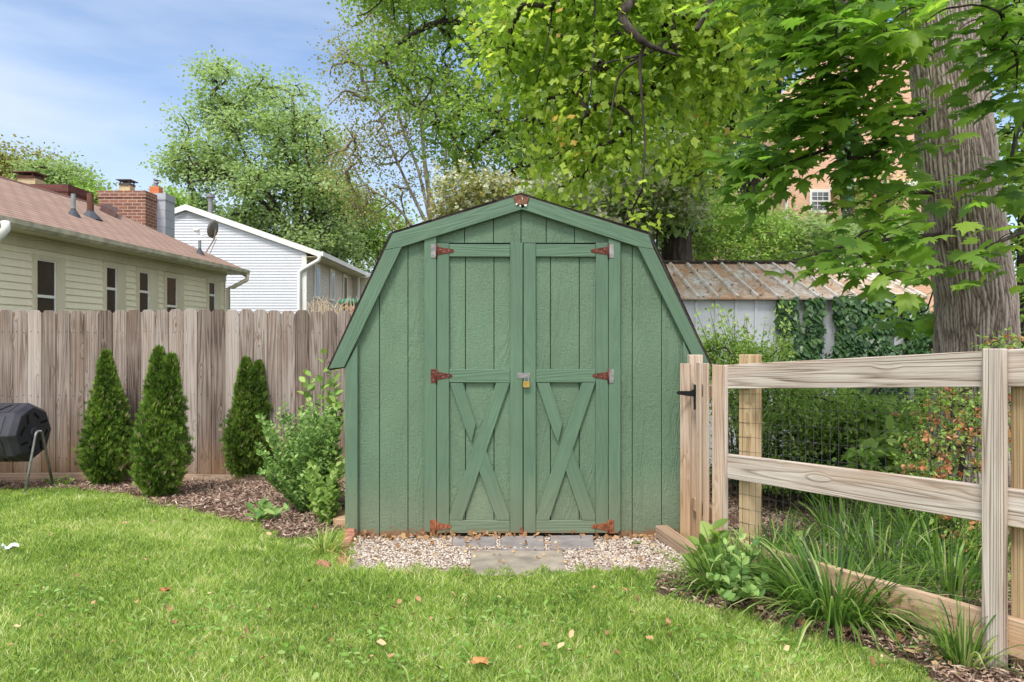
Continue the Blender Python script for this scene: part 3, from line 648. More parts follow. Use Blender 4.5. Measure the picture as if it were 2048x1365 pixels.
# gate made of narrow pickets, seen nearly edge on, between fence and shed
gt = thing('picket_gate', 'narrow gate of pale upright pickets between the shed corner and the rail fence', 'gate', P(1410, 1085, 4.2))
def gb(name, a, Da, b, Db, ytop, D, zb, mat='gate', t=.014, par=gt):
    pa, pb = P(a, 0, Da), P(b, 0, Db); zt_ = P(0, ytop, D)[2]; d = pb-pa; d[2] = 0; w_ = np.linalg.norm(d); m = (pa+pb)/2
    return bar3(name, (m[0], m[1], zb), (m[0], m[1], zt_), d, w_, t, M[mat], par, .003)
gb('picket', 1361, 4.50, 1381, 4.44, 727.5, 4.47, -.02)
gb('picket', 1394, 4.36, 1402, 4.29, 725, 4.33, -.04)
gb('picket', 1407.5, 4.22, 1417, 4.16, 727, 4.2, -.05)
gb('picket', 1425.5, 4.075, 1446, 4.005, 730, 4.04, -.05)
for z in (.25, 1.0): mb = MB(); mb.prism([np.array((*P(1385, 0, 4.47)[:2], z)), np.array((*P(1440, 0, 4.08)[:2], z)), np.array((*P(1440, 0, 4.08)[:2], z+.08)), np.array((*P(1385, 0, 4.47)[:2], z+.08))], (.03, .01, 0)); mb.build('gate_rail', M['gate'], gt)
gp = gb('gate_post', 1377, 4.545, 1403, 4.54, 710, 4.54, -.2, 'gate', .09, None); tag(gp, 'taller square post standing behind the gate pickets against the shed', 'post')
gb('end_board', 1448.2, 3.985, 1454, 3.99, 731, 4.0, -.05, 'rail', .03, rf)
mb = MB(); mb.prism([P(x, y, 4.40) for x, y in [(1353.5, 785), (1356, 782.5), (1380, 782.5), (1388, 779), (1390, 779), (1390, 794), (1380, 793), (1356, 789.5), (1353.5, 788)]], (0, .004, 0))
st = mb.build('latch_strap', M['black'], gt); mb = MB(); mb.prism([P(x, y, 4.398) for x, y in [(1389.5, 770), (1391.5, 770), (1391.5, 820), (1389.5, 820)]], (0, .03, 0)); mb.build('latch_plate', M['black'], st)

# ------------------------------------------------------------------ chain link fence behind
cl = thing('chain_link_fence', 'low grey chain link fence among the shrubs behind the rail fence', 'fence', (3.6, 6.6, -.1))
mb = MB(); yl = 6.6; z0 = float(gz(3, yl))
s = .0573
for k in range(int((8.2-1.7+1.2)/s)):
    xa = 1.7-1.15+k*s
    for sg in (1, -1):
        a = np.array((xa, yl, z0)); b = np.array((xa+1.15, yl+.002*sg, z0+1.15))
        if sg < 0: a, b = np.array((xa+1.15, yl, z0)), np.array((xa, yl-.002, z0+1.15))
        lo_, hi_ = (a, b) if a[0] < b[0] else (b, a)
        if lo_[0] < 1.7: f_ = (1.7-lo_[0])/(hi_[0]-lo_[0]); lo_ = lo_+(hi_-lo_)*f_
        mb.tube([lo_, hi_], .0013, 3, False)
mb.build('link_mesh', simple('link_wire', (.25,.25,.26), .5, .6), cl)
for px in (1822, 1600, 2060):
    c = P(px, 0, yl+.04); mb = MB(); mb.tube([(c[0], c[1], z0-.1), (c[0], c[1], z0+1.2)], .027, 10); mb.lathe((c[0], c[1], z0+1.2), [(.032, 0), (.03, .02), (.012, .035)], 10); mb.build('fence_post', M['galv'], cl, smooth=True)

# ------------------------------------------------------------------ tin shed with rusty roof
De = 8.0; Dr = 9.45
ts = thing('tin_shed', 'low tin shed with rusty ribbed roof and ivy on its pale grey wall', 'shed', (3, 8.2, -.2))
EZ = P(0, 596, De)[2]; RZ = P(0, 527, Dr)[2]; XE0 = P(1300, 0, De)[0]; XE1 = P(1851, 0, De)[0]+.02; gb_ = float(gz(3, 8))
mb = MB(); mb.prism([(XE0, De, EZ), (XE0, Dr, RZ), (XE0, Dr, RZ-.02), (XE0, De, EZ-.02)], (XE1-XE0, 0, 0)); rfm = mb.build('roof', M['tinroof'], ts)
mb = MB(); mb.prism([(XE0, Dr, RZ), (XE0, 2*Dr-De, EZ), (XE0, 2*Dr-De, EZ-.02), (XE0, Dr, RZ-.02)], (XE1-XE0, 0, 0)); mb.build('roof_back', M['tinroof'], ts)
mb = MB(); sl = np.array((0, Dr-De, RZ-EZ)); sn = norm(np.array((0, -(RZ-EZ), Dr-De))); xk = P(1356, 0, De)[0]; ribx = []
while xk < XE1: ribx.append(xk); xk += .2345
for xk in ribx + [XE1-.02]:
    a = np.array((xk, De-.005, EZ-.002)); mb.prism([a+(-.02, 0, 0), a+(-.012, 0, 0)+sn*.028, a+(.012, 0, 0)+sn*.028, a+(.02, 0, 0)], sl*1.0)
mb.build('roof_rib', M['seam'], rfm)
mb = MB(); mb.box(XE0, XE1, Dr-.06, Dr+.06, RZ+.004, RZ+.035); mb.build('ridge_cap', simple('dark_ridge', (.05,.045,.035), .9, 0, .5, 20), rfm)
mb = MB(); mb.box(XE0, XE1-.05, De+.09, De+.1, gb_-.1, EZ-.02); mb.build('wall', M['tinwall'], ts)
mb = MB(); mb.box(XE1-.06, XE1-.05, De+.11, 2*Dr-De-.1, gb_-.1, EZ-.02); mb.prism([(XE1-.06, De+.12, EZ-.02), (XE1-.06, Dr, RZ-.03), (XE1-.06, 2*Dr-De-.12, EZ-.02)], (.01, 0, 0)); mb.box(XE0, XE1-.06, 2*Dr-De-.1, 2*Dr-De-.09, gb_-.1, EZ-.02); mb.build('end_wall', M['tinwall'], ts)
mb = MB()
for xk in ribx: mb.prism([(xk-.018, De+.09, gb_-.1), (xk-.01, De+.068, gb_-.1), (xk+.01, De+.068, gb_-.1), (xk+.018, De+.09, gb_-.1)], (0, 0, EZ-gb_+.075))
mb.build('wall_rib', M['tinwall'], ts)
mb = MB(); rr = random.Random(5)
tl = []
for _ in range(420):
    xx = rr.uniform(XE0, XE1); f_ = rr.random(); c = np.array((xx, De, EZ))+sl*f_+sn*.004; tl.append(c)
tag(scatter('leaf_litter', CARD, np.array(tl), rdir(rng, 420), np.tile(sn, (420, 1))+rdir(rng, 420)*.5, rng.uniform(.02, .055, 420), M['deadleaf'], None, rng=rng), kind='stuff')

# ------------------------------------------------------------------ beige house on the left
ed = np.array((.08, 1.0, 0)); E0 = np.array((-6.37, 8.5, 2.9))
def EP(D, dx=0, z=2.9): e = E0+ed*(D-8.5); return np.array((e[0]+dx, D, z))
bh = thing('beige_house', 'low beige clapboard house with a brown shingle roof behind the left fence', 'house', EP(11, -2, -.3))
Da, Db = 6.4, 15.0; WX = -.36
mb = MB(); e = .102; z = 2.86-e*27; 
zc = -.3; xo = WX
while zc < 2.74:
    a, b = EP(Da, xo, 0), EP(Db-.25, xo, 0)
    mb.prism([(a[0]-.02, a[1], zc), (a[0]+.018, a[1], zc), (a[0], a[1], zc+e), (a[0]-.02, a[1], zc+e)], b-a); zc += e
mb.build('wall', M['beige'], bh)
mb = MB(); a = EP(Db-.25, xo, 0)
mb.prism([(a[0]-.1, a[1]-.0, -.3), (a[0]+.025, a[1]-.0, -.3), (a[0]+.025, a[1], 2.74), (a[0]-.1, a[1], 2.74)], (0, .04, 0))
mb.build('corner_board', M['btrim'], bh)
mb = MB(); rx = -3.25; RZh = 4.34
g0 = EP(Db-.25, xo-.01, 0); mb.prism([(g0[0], g0[1]-.03, -.3), (g0[0], g0[1]-.03, 2.74), (g0[0]+rx+.36, g0[1]-.03, RZh-.15), (g0[0]+2*rx+.72, g0[1]-.03, 2.74), (g0[0]+2*rx+.72, g0[1]-.03, -.3)], (0, .02, 0)); mb.build('gable_wall', M['beige'], bh)
# frieze boards under the soffit, soffit, gutter
mb = MB(); a, b = EP(Da, xo, 0), EP(Db-.2, xo, 0)
mb.prism([(a[0]-.02, a[1], 2.64), (a[0]+.03, a[1], 2.64), (a[0]+.03, a[1], 2.76), (a[0]-.02, a[1], 2.76)], b-a)
mb.prism([(a[0]-.02, a[1], 2.762), (a[0]+.05, a[1], 2.762), (a[0]+.05, a[1], 2.80), (a[0]-.02, a[1], 2.80)], b-a); mb.build('frieze', M['btrim'], bh)
mb = MB(); a, b = EP(Da, 0, 0), EP(Db, 0, 0); mb.prism([(a[0]+xo, a[1], 2.803), (a[0]-.02, a[1], 2.803), (a[0]-.02, a[1], 2.82), (a[0]+xo, a[1], 2.82)], b-a); mb.build('soffit', M['btrim'], bh)
mb = MB(); mb.prism([(a[0]-.015, a[1], 2.80), (a[0]+.05, a[1], 2.80), (a[0]+.09, a[1], 2.84), (a[0]+.10, a[1], 2.905), (a[0]+.09, a[1], 2.905), (a[0]+.05, a[1], 2.83), (a[0], a[1], 2.83), (a[0]-.015, a[1], 2.90)], b-a)
gu = mb.build('gutter', simple('stained_gutter', (.50,.46,.36), .6, 0, .3, 7), bh)
mb = MB(); q0 = EP(Db-.03, .05, 2.80); q1 = EP(Db-.2, xo+.07, 2.5)
mb.tube([q0+(0, 0, .02), q0+(0, -.02, -.10), q1+(.12, 0, .03), q1, q1+(0, 0, -2.9)], .045, 8); mb.build('downspout', M['btrim'], bh, smooth=True)
mb = MB(); q0 = P(4, 448, 8.3); mb.tube([q0+(.04, 0, .03), q0+(.05, 0, -.06), q0+(-.04, 0, -.17), q0+(-.3, .0, -.26)], .05, 8); mb.build('downspout', M['wtrim'], bh, smooth=True)
mb = MB(); a, b = EP(Da, .04, 2.90), EP(Db+.05, .04, 2.90); up = np.array((rx-.04, 0, RZh-2.90)); th = np.array((0, 0, -.03))
mb.prism([a, b, b+up, a+up], th); mb.prism([a+up, b+up, b+up+(rx, 0, -1.44), a+up+(rx, 0, -1.44)], th); bro = mb.build('roof', M['roof'], bh)
mb = MB(); mb.prism([b+(0, 0, -.03), b+up+(0, 0, -.03), b+up+(0, 0, -.16), b+(-.05, 0, -.14)], (0, -.02, 0)); mb.build('rake_board', M['btrim'], bh)
mb = MB(); mb.prism([a+up+(.12, 0, -.045), a+up+(0, 0, .018), a+up+(-.12, 0, -.045)], b-a); mb.build('ridge_cap', simple('ridge_shingle', (.14,.07,.055), .95), bro)
rp0 = EP(10, .04, 2.9); rn = norm(np.cross(b-a, up)); rn = rn if rn[2] > 0 else -rn
def on_roof(px, py): return hit(px, py, rp0, rn)
def vent(name, px, py, r, h, mat, mcone):
    c = on_roof(px, py); mb = MB(); mb.lathe(c, [(r, -.02), (r, h)], 12); o = mb.build(name, mat, bh, smooth=False)
    mb = MB(); mb.lathe(c+(0, 0, -.03), [(r*3.6, -.03), (r*2.8, .03), (r*1.15, .12), (r*1.1, .14)], 12); mb.build('flashing', mcone, o)
dk = simple('dark_flashing', (.06,.065,.08), .7)
vent('vent_pipe', 147, 431, .035, .36, simple('grey_pipe', (.22,.25,.25), .6), dk); vent('vent_pipe', 181, 434, .055, .42, simple('rust_pipe', (.12,.055,.035), .8, 0, .3, 20), dk); vent('vent_pipe', 399.5, 508, .03, .28, simple('grey_pipe2', (.18,.21,.2), .6), dk)
q4 = [on_roof(*p) for p in ((199, 421), (208, 417), (233, 428), (230, 436))]; mb = MB(); mb.prism([q+rn*.0 for q in q4], rn*.12); mb.build('box_vent', simple('brown_vent', (.09,.05,.045), .7), bh)
# windows on the long wall
def wx(px, off=WX):
    s_ = (px-CX)/F; k0 = -6.37+off-.68; return k0/(s_-.08)
def lwin(p0, p1, ytop, ysash, cw, gm='glass'):
    D_a, D_b = wx(p0), wx(p1); zt_ = EYE-(ytop-CY)/F*D_a; zs = EYE-(ysash-CY)/F*D_a; zb = zt_-1.15
    def bx(mb, da, db, o0, o1, z0, z1):
        a_, b_ = EP(da, WX, 0), EP(db, WX, 0); mb.prism([(a_[0]+o0, a_[1], z0), (a_[0]+o1, a_[1], z0), (a_[0]+o1, a_[1], z1), (a_[0]+o0, a_[1], z1)], b_-a_)
    mb = MB(); ca = .05; bx(mb, D_a-ca, D_a, .0, .05, zb-.06, zt_+.07); bx(mb, D_b, D_b+cw, .0, .05, zb-.06, zt_+.07); bx(mb, D_a, D_b, .0, .05, zt_, zt_+.07); bx(mb, D_a, D_b, 0, .06, zb-.06, zb)
    o = mb.build('window', M['btrim'], bh)
    mb = MB(); bx(mb, D_a, D_b, .005, .024, zb, zt_); mb.build('pane', M[gm], o)
    mb = MB(); s2 = .018; bx(mb, D_a, D_b, .024, .04, zs-.02, zs+.02); bx(mb, D_a, D_a+s2, .024, .036, zb, zt_); bx(mb, D_b-s2, D_b, .024, .036, zb, zt_); bx(mb, D_a+s2, D_b-s2, .024, .036, zt_-s2, zt_); mb.build('sash', M['wtrim'], o)
lwin(68, 107, 518, 592, .17); lwin(208, 229, 533, 577, .22); lwin(274, 294, 543, 583, .26); lwin(329, 350, 553, 612, .22); lwin(414, 427, 564, 590, .2)
# chimneys and dish
def chim(name, label, x0, x1, ytop, D, dep, zbot, mat, flue, fmat, cap, capmat):
    a, b = P(x0, ytop, D), P(x1, ytop, D); zt_ = a[2]
    t_ = thing(name, label, 'chimney', ((a[0]+b[0])/2, D+dep/2, zbot))
    mb = MB(); mb.box(a[0], b[0], D, D+dep, zbot, zt_-.16); mb.box(a[0]-.015, b[0]+.015, D-.015, D+dep+.015, zt_-.158, zt_); mb.build('stack', mat, t_)
    f0_, f1_, fy = flue; c0, c1 = P(f0_, fy, D+dep*.4), P(f1_, fy, D+dep*.4); w_ = c1[0]-c0[0]
    mb = MB(); mb.box(c0[0], c1[0], D+dep*.4-w_*.4, D+dep*.4+w_*.4, zt_+.002, c0[2]); mb.build('flue', fmat, t_)
    cx0, cx1, cy, kind = cap; c0, c1 = P(cx0, cy, D+dep*.4), P(cx1, cy, D+dep*.4); mid = (c0+c1)/2; zf = P(0, fy, D+dep*.4)[2]; w_ = (c1[0]-c0[0])/2
    mb = MB()
    if kind == 'plate':
        mb.box(mid[0]-w_, mid[0]+w_, mid[1]-w_, mid[1]+w_, c0[2]-.02, c0[2]); mb.box(mid[0]-w_*.75, mid[0]+w_*.75, mid[1]-w_*.75, mid[1]+w_*.75, zf+.002, zf+.05)
        for sx in (-1, 1):
            for sy in (-1, 1): mb.box(mid[0]+sx*w_*.6-.012, mid[0]+sx*w_*.6+.012, mid[1]+sy*w_*.6-.012, mid[1]+sy*w_*.6+.012, zf+.051, c0[2]-.021)
    else: mb.lathe((mid[0], mid[1], zf), [(w_*.6, 0), (w_*.6, (c0[2]-zf)*.5), (w_, (c0[2]-zf)*.55), (w_*.9, (c0[2]-zf)*.75), (w_*.4, (c0[2]-zf)*.8), (w_, c0[2]-zf), (w_*.3, c0[2]-zf+.02)], 12)
    mb.build('chimney_cap', capmat, t_)
rustcap = simple('dark_cap', (.10,.085,.08), .7)
chim('brick_chimney', 'red brick chimney with a flat metal cap, beside the grey block chimney', 197, 291, 382, 15.9, .7, -.3, M['brick'], (243, 265, 373), M['buff'], (240, 269, 362, 'plate'), rustcap)
chim('block_chimney', 'pale grey block chimney with an orange flue, right of the red brick one', 293, 331, 387, 16.4, .45, -.3, M['block'], (303, 322, 375), M['clay'], (307, 318, 361, 'cowl'), M['galv'])
chim('brick_chimney', 'dark red brick chimney half hidden behind the brown roof ridge at far left', 46, 136, 369, 14.4, .7, -.3, M['darkbrick'], (45, 80, 360), M['buff'], (39, 84, 348, 'plate'), simple('rusty_cap', (.13,.06,.045), .8))
ds = thing('satellite_dish', 'grey satellite dish on a bent mast at the far end of the brown roof', 'satellite dish', on_roof(412, 507))
bD = on_roof(412, 505)[1]; dc = P(429, 459, bD); mb = MB(); ax = norm(np.array((-.95, .12, .22))); s1 = norm(np.cross(ax, (0, 0, 1))); s2 = np.cross(s1, ax); rad = .205; n = 28
vs = []
for k, (r_, d_) in enumerate([(0, .0), (.4, .006), (.75, .022), (1, .045), (1.02, .035), (.75, .008), (0, -.014)]):
    for j in range(n): q = 2*math.pi*j/n; vs.append(dc+(s1*math.cos(q)*r_+s2*math.sin(q)*r_*1.0)*rad+ax*d_)
mb.add(vs, [(k*n+j, k*n+(j+1) % n, (k+1)*n+(j+1) % n, (k+1)*n+j) for k in range(6) for j in range(n)]); mb.build('dish', simple('dish_grey', (.16,.15,.14), .6, 0, .2), ds, smooth=True)
mb = MB(); j0 = dc-ax*.04+(0, 0, -.14); mb.tube([on_roof(412, 505), P(428, 480, bD)], .014, 8); mb.tube([P(420, 508, bD), P(433, 478, bD)], .008, 6); mb.tube([P(428, 480, bD), dc-ax*.03], .02, 8); mb.build('mast', M['twig'], ds)
mb = MB(); mb.tube([P(424, 477, bD-.02), P(400, 469, bD-.12)], .011, 6); mb.lathe(P(393, 460, bD-.14), [(.02, -.06), (.05, -.03), (.045, .05), (.02, .07)], 10, 0); mb.tube([P(398, 469, bD-.12), P(390, 455, bD-.14)], .03, 8); mb.build('feed_arm', M['wtrim'], ds)

# ------------------------------------------------------------------ white house
D3 = 24.0; D4 = 33.0
wh = thing('white_house', 'white vinyl sided house with its gable to the viewer, beyond the beige house', 'house', P(470, 720, D3))
pk, cr, cl_ = P(375, 417, D3), P(612, 507, D3), P(332, 432, D3)
ezr = P(0, 509, D3)[2]; slope = (pk[2]-P(642, 511, D3)[2])/(P(642, 0, D3)[0]-pk[0]); XL = pk[0]-(cr[0]-pk[0])
def roofz(x): return pk[2]-abs(x-pk[0])*slope
mb = MB(); zc = -1.2; e = .1
while zc < pk[2]-.02:
    z1 = min(zc+e, pk[2]-.01)
    def lim(z_): 
        hw = (pk[2]-z_)/slope; return max(XL, pk[0]-hw), min(cr[0], pk[0]+hw)
    (a0, b0), (a1, b1) = lim(zc), lim(z1)
    mb.add([(a0, D3-.022, zc), (b0, D3-.022, zc), (b1, D3-.004, z1), (a1, D3-.004, z1), (a0, D3+.03, zc), (b0, D3+.03, zc), (b1, D3+.03, z1), (a1, D3+.03, z1)], [(0, 1, 2, 3), (0, 4, 5, 1), (3, 2, 6, 7), (4, 5, 6, 7), (0, 3, 7, 4), (1, 2, 6, 5)]); zc += e
mb.build('gable_wall', M['white'], wh)
mb = MB(); zc = -1.2
while zc < ezr: mb.prism([(cr[0]+.02, D3+.03, zc), (cr[0], D3+.03, zc+e), (cr[0]-.02, D3+.03, zc+e), (cr[0]-.02, D3+.03, zc)], (0, D4-D3, 0)); zc += e
mb.build('side_wall', M['grey_side'], wh)
mb = MB(); mb.box(cr[0]-.14, cr[0]+.03, D3-.04, D3+.028, -1.2, ezr-.02); mb.build('corner_board', M['wtrim'], wh); mb = MB(); mb.box(XL, XL+.16, D3-.04, D3-.0235, -1.2, roofz(XL)-.1); mb.build('corner_board', M['wtrim'], wh)
XR = P(642, 0, D3)[0]; XL2 = pk[0]-(XR-pk[0])
mb = MB()
for s_, xe in ((1, XR), (-1, XL2)):
    a = np.array((pk[0], D3-.12, pk[2]+.12)); b = np.array((xe, D3-.12, pk[2]+.12-abs(xe-pk[0])*slope)); mb.prism([a, b, b+(0, 0, -.05), a+(0, 0, -.05)], (0, D4-D3+3, 0))
wr = mb.build('roof', M['roof2'], wh)
for xe in (XR, XL2):
    mb = MB()
    a = np.array((pk[0], D3-.145, pk[2]+.115)); b = np.array((xe, D3-.145, pk[2]+.115-abs(xe-pk[0])*slope)); mb.prism([a, b, b+(0, 0, -.2), a+(0, 0, -.2)], (0, .025, 0)); mb.build('rake_board', M['wtrim'], wh)
bz = pk[2]+.115-abs(XR-pk[0])*slope
mb = MB(); mb.box(cr[0]+.02, XR-.01, D3-.10, D4+.5, bz-.19, bz-.17); mb.build('soffit', M['btrim'], wh)
mb = MB(); mb.box(XR-.005, XR+.11, D3-.12, D4-.4, bz-.16, bz-.0); mb.build('gutter', M['wtrim'], wh)
mb = MB(); q1 = P(599, 545, D3-.1); mb.tube([(XR+.0, D3-.16, bz-.12), (XR-.02, D3-.16, bz-.3), q1+(.12, 0, .1), q1+(0, 0, 0), (q1[0], q1[1], -1.2)], .07, 8); mb.build('downspout', M['wtrim'], wh, smooth=True)
mb = MB(); c = P(421, 412, D3+1.5); mb.lathe((c[0], c[1], c[2]), [(.09, -.6), (.09, .28), (.16, .3), (.16, .4), (.12, .43)], 12); mb.build('flue_pipe', M['galv'], wr)
mb = MB(); mb.prism([P(x, y, D3-.03) for x, y in [(352, 436.5), (375, 424), (412, 436.5)]], (0, .02, 0)); mb.build('gable_vent', simple('vent_grey', (.35,.35,.37), .7), wh)
for a, b, y0, y1 in ((629, 636, 535, 591), (660, 666, 545, 596), (686, 691, 555, 604)):
    Dm = cr[0]*F/(a-CX); Dn = cr[0]*F/(b-CX); z1 = EYE-(y0-CY)/F*Dm; z0_ = EYE-(y1-CY)/F*Dm; Dn = Dm+min(Dn-Dm, 1.0) if Dn > Dm else Dm+.8
    mb = MB(); mb.box(cr[0]+.02, cr[0]+.06, Dm-.12, Dn+.12, z0_-.12, z1+.14); o = mb.build('window', M['wtrim'], wh); mb = MB(); mb.box(cr[0]+.055, cr[0]+.068, Dm, Dn, z0_, z1); mb.build('pane', M['glass'], o)
# porch bay at the far end
bx0 = P(694, 0, 31)[0]; mb = MB(); mb.box(cr[0]+.03, P(716, 0, 31)[0], 31, 31.05, -1.2, P(0, 556, 31)[2]); mb.build('porch_wall', M['grey_side'], wh)
mb = MB(); mb.box(P(715.5, 0, 30.9)[0], P(719, 0, 30.9)[0], 30.85, 30.95, -1.2, P(0, 553, 31)[2]); mb.box(P(693, 0, 31)[0], P(735, 0, 31)[0], 30.9, 31.1, P(0, 556, 31)[2]+.01, P(0, 550, 31)[2]); mb.build('porch_post', M['wtrim'], wh)
mb = MB(); mb.box(P(719, 0, 31.5)[0], P(760, 0, 31.5)[0], 31.5, 31.6, -1.2, P(0, 553, 31.5)[2]); mb.build('porch_back', M['btrim'], wh)
mb = MB(); mb.box(P(720, 0, 31.4)[0], P(725, 0, 31.4)[0], 31.44, 31.49, -1, P(0, 566, 31.4)[2]); mb.build('porch_door', M['white'], wh)
tb = thing('garden_trough', 'long dark green rounded object seen just over the fence beside the shed roof', 'garden trough', P(698, 640, 20)); 
mb = MB(); pth = [P(678+6*k, 604.5+1.6*abs(k-3.5)*.2, 20) for k in range(8)]; mb.tube(pth, [.04, .09, .11, .12, .12, .11, .09, .03], 8); mb.build('hull', simple('green_hull', (.02,.17,.11), .5), tb, smooth=True)
mb = MB(); mb.box(P(690, 0, 20)[0]-.03, P(690, 0, 20)[0]+.03, 19.97, 20.03, -.6, P(0, 605, 20)[2]); mb.box(P(712, 0, 20)[0]-.03, P(712, 0, 20)[0]+.03, 19.97, 20.03, -.6, P(0, 605, 20)[2]); mb.build('stand', M['black'], tb)

# ------------------------------------------------------------------ brick building far right
bb = thing('brick_building', 'tall orange brick building glimpsed through the maple leaves', 'building', P(1700, 800, 26))
DB = 26.0
mb = MB(); mb.prism([P(x, y, DB) for x, y in [(1573, 760), (1573, 205), (1690, 70), (1960, 70), (1960, 760)]], (0, 9, 0)); mb.build('wall', M['orange_brick'], bb)
mb = MB(); mb.prism([P(x, y, DB+4) for x, y in [(1520, 760), (1520, 380), (1577, 380), (1577, 760)]], (0, 6, 0)); mb.build('wing_wall', M['orange_brick'], bb); mb = MB(); mb.prism([P(x, y, DB+14) for x, y in [(1425, 760), (1425, 262), (1570, 262), (1570, 760)]], (0, 6, 0)); mb.build('wing_wall', M['orange_brick'], bb)
def bwin(x0, x1, y0, y1, D, cols, rows):
    mb = MB(); f_ = 6
    mb.prism([P(x, y, D-.09) for x, y in [(x0, y0), (x1, y0), (x1, y1), (x0, y1)]], (0, .085, 0)); o = mb.build('window', M['wtrim'], bb)
    mb = MB(); gx0, gx1, gy0, gy1 = x0+f_*.75, x1-f_*.75, y0+f_, y1-f_; mb.prism([P(x, y, D-.10) for x, y in [(gx0, gy0), (gx1, gy0), (gx1, gy1), (gx0, gy1)]], (0, .008, 0)); mb.build('pane', M['glass2'], o)
    mb = MB(); D_ = D-.12
    for i in range(1, cols): xx = gx0+(gx1-gx0)*i/cols; mb.prism([P(x, y, D_) for x, y in [(xx-.5, gy0), (xx+.5, gy0), (xx+.5, gy1), (xx-.5, gy1)]], (0, .018, 0))
    for j in range(1, rows): yy = gy0+(gy1-gy0)*j/rows; q_ = 1.3 if j*2 == rows else .5; mb.prism([P(x, y, D_-.003) for x, y in [(gx0, yy-q_), (gx1, yy-q_), (gx1, yy+q_), (gx0, yy+q_)]], (0, .018, 0))
    mb.build('muntin', M['wtrim'], o)
    mb = MB(); mb.prism([P(x, y, D-.12) for x, y in [(x0-2, y1+.5), (x1+2, y1+.5), (x1+2, y1+4), (x0-2, y1+4)]], (0, .115, 0)); mb.build('sill', M['brick'], o)
bwin(1620, 1661, 379, 426, DB, 3, 4); bwin(1543, 1559, 386, 436, DB+4, 2, 4); bwin(1655, 1697, 232, 282, DB, 3, 4)
mb = MB(); mb.tube([P(1573, 215, DB-.08), P(1573, 460, DB-.08)], .05, 8); mb.build('downspout', M['wtrim'], bb)
mb = MB(); mb.prism([P(x, y, DB-.9) for x, y in [(1680, 362), (1850, 362), (1850, 372), (1680, 372)]], (0, .9, 0)); mb.build('porch_roof', M['wtrim'], bb)
mb = MB(); mb.prism([P(x, y, DB-.8) for x, y in [(1684, 373), (1700, 373), (1700, 700), (1684, 700)]], (0, .4, 0)); mb.build('porch_pier', M['orange_brick'], bb); mb = MB(); mb.prism([P(x, y, DB-.8) for x, y in [(1806, 373), (1830, 373), (1830, 700), (1806, 700)]], (0, .4, 0)); mb.build('porch_pier', M['orange_brick'], bb)

# ------------------------------------------------------------------ pavers, bricks, edging
def slab(name, pxs, h, mat, label, cat, group=None, drop=.06):
    pts = []
    for a, b in pxs:
        g = GP(a, b); k = (b-CY)/F; D = (EYE-h)/k; pts.append(np.array(((a-CX)/F*D, D, h)))
    mb = MB(); mb.prism([p+(0, 0, -drop) for p in pts], (0, 0, drop)); o = mb.build(name, mat, None, bevel=.004); return tag(o, label, cat, group)
slab('paver', [(906, 1073), (991, 1073), (993, 1096.5), (904, 1095)], .024, M['slate'], 'bluish slate paver leftmost of the three under the shed doors', 'paver', 'pavers under the shed doors')
slab('paver', [(1003, 1072), (1087, 1072), (1089, 1098), (1001, 1098)], .026, M['slate'], 'slate paver in the middle of the three under the shed doors', 'paver', 'pavers under the shed doors')
slab('paver', [(1101, 1071), (1186, 1070), (1189, 1095), (1101, 1096)], .025, M['slate'], 'slate paver rightmost of the three under the shed doors', 'paver', 'pavers under the shed doors')
slab('stepping_stone', [(943, 1102), (1124, 1102), (1133, 1136), (1128, 1150), (938, 1150), (940, 1125)], .036, M['stone'], 'large buff stone slab lying in front of the three slate pavers', 'stepping stone')
for i, (pts, h, lb) in enumerate([
    ([(693, 1048), (713, 1048), (709, 1061), (690, 1061)], .07, 'bright orange brick with holes at the top of the brick edging by the shed corner'),
    ([(690, 1063), (712, 1063), (704, 1079), (686, 1079)], .055, 'dark purplish brick second from the shed in the brick edging'),
    ([(684, 1081), (704, 1081), (695, 1094), (682, 1094)], .055, 'pinkish brick in the middle of the brick edging'),
    ([(681, 1096), (698, 1096), (691, 1107), (678, 1106)], .06, 'light red brick fourth from the shed in the edging'),
    ([(678, 1110), (701, 1114), (697, 1130), (675, 1124)], .07, 'dull brick lying askew at the lower end of the edging row'),
    ([(637, 1118), (662, 1124), (658, 1131), (633, 1125)], .085, 'reddish brick lying crosswise in the lawn left of the edging row')]):
    slab('brick', pts, h, M['edgebrick'], lb, 'brick', 'loose edging bricks beside the gravel', .09)
bar3('edging_timber', P(1322, 1062, 4.62)+(0, 0, .0), np.array((*GP(1392, 1120)[:2], .045)), (0, 0, 1), .08, .085, M['timber'], None, .004)
tag(bpy.data.objects['edging_timber'], 'short weathered timber at the right end of the gravel', 'timber')
tbk = slab('timber_block', [(668, 1027), (692, 1019), (692, 1040), (666, 1038)], .06, M['gate'], 'pale sawn timber end beside the left shed corner', 'timber')
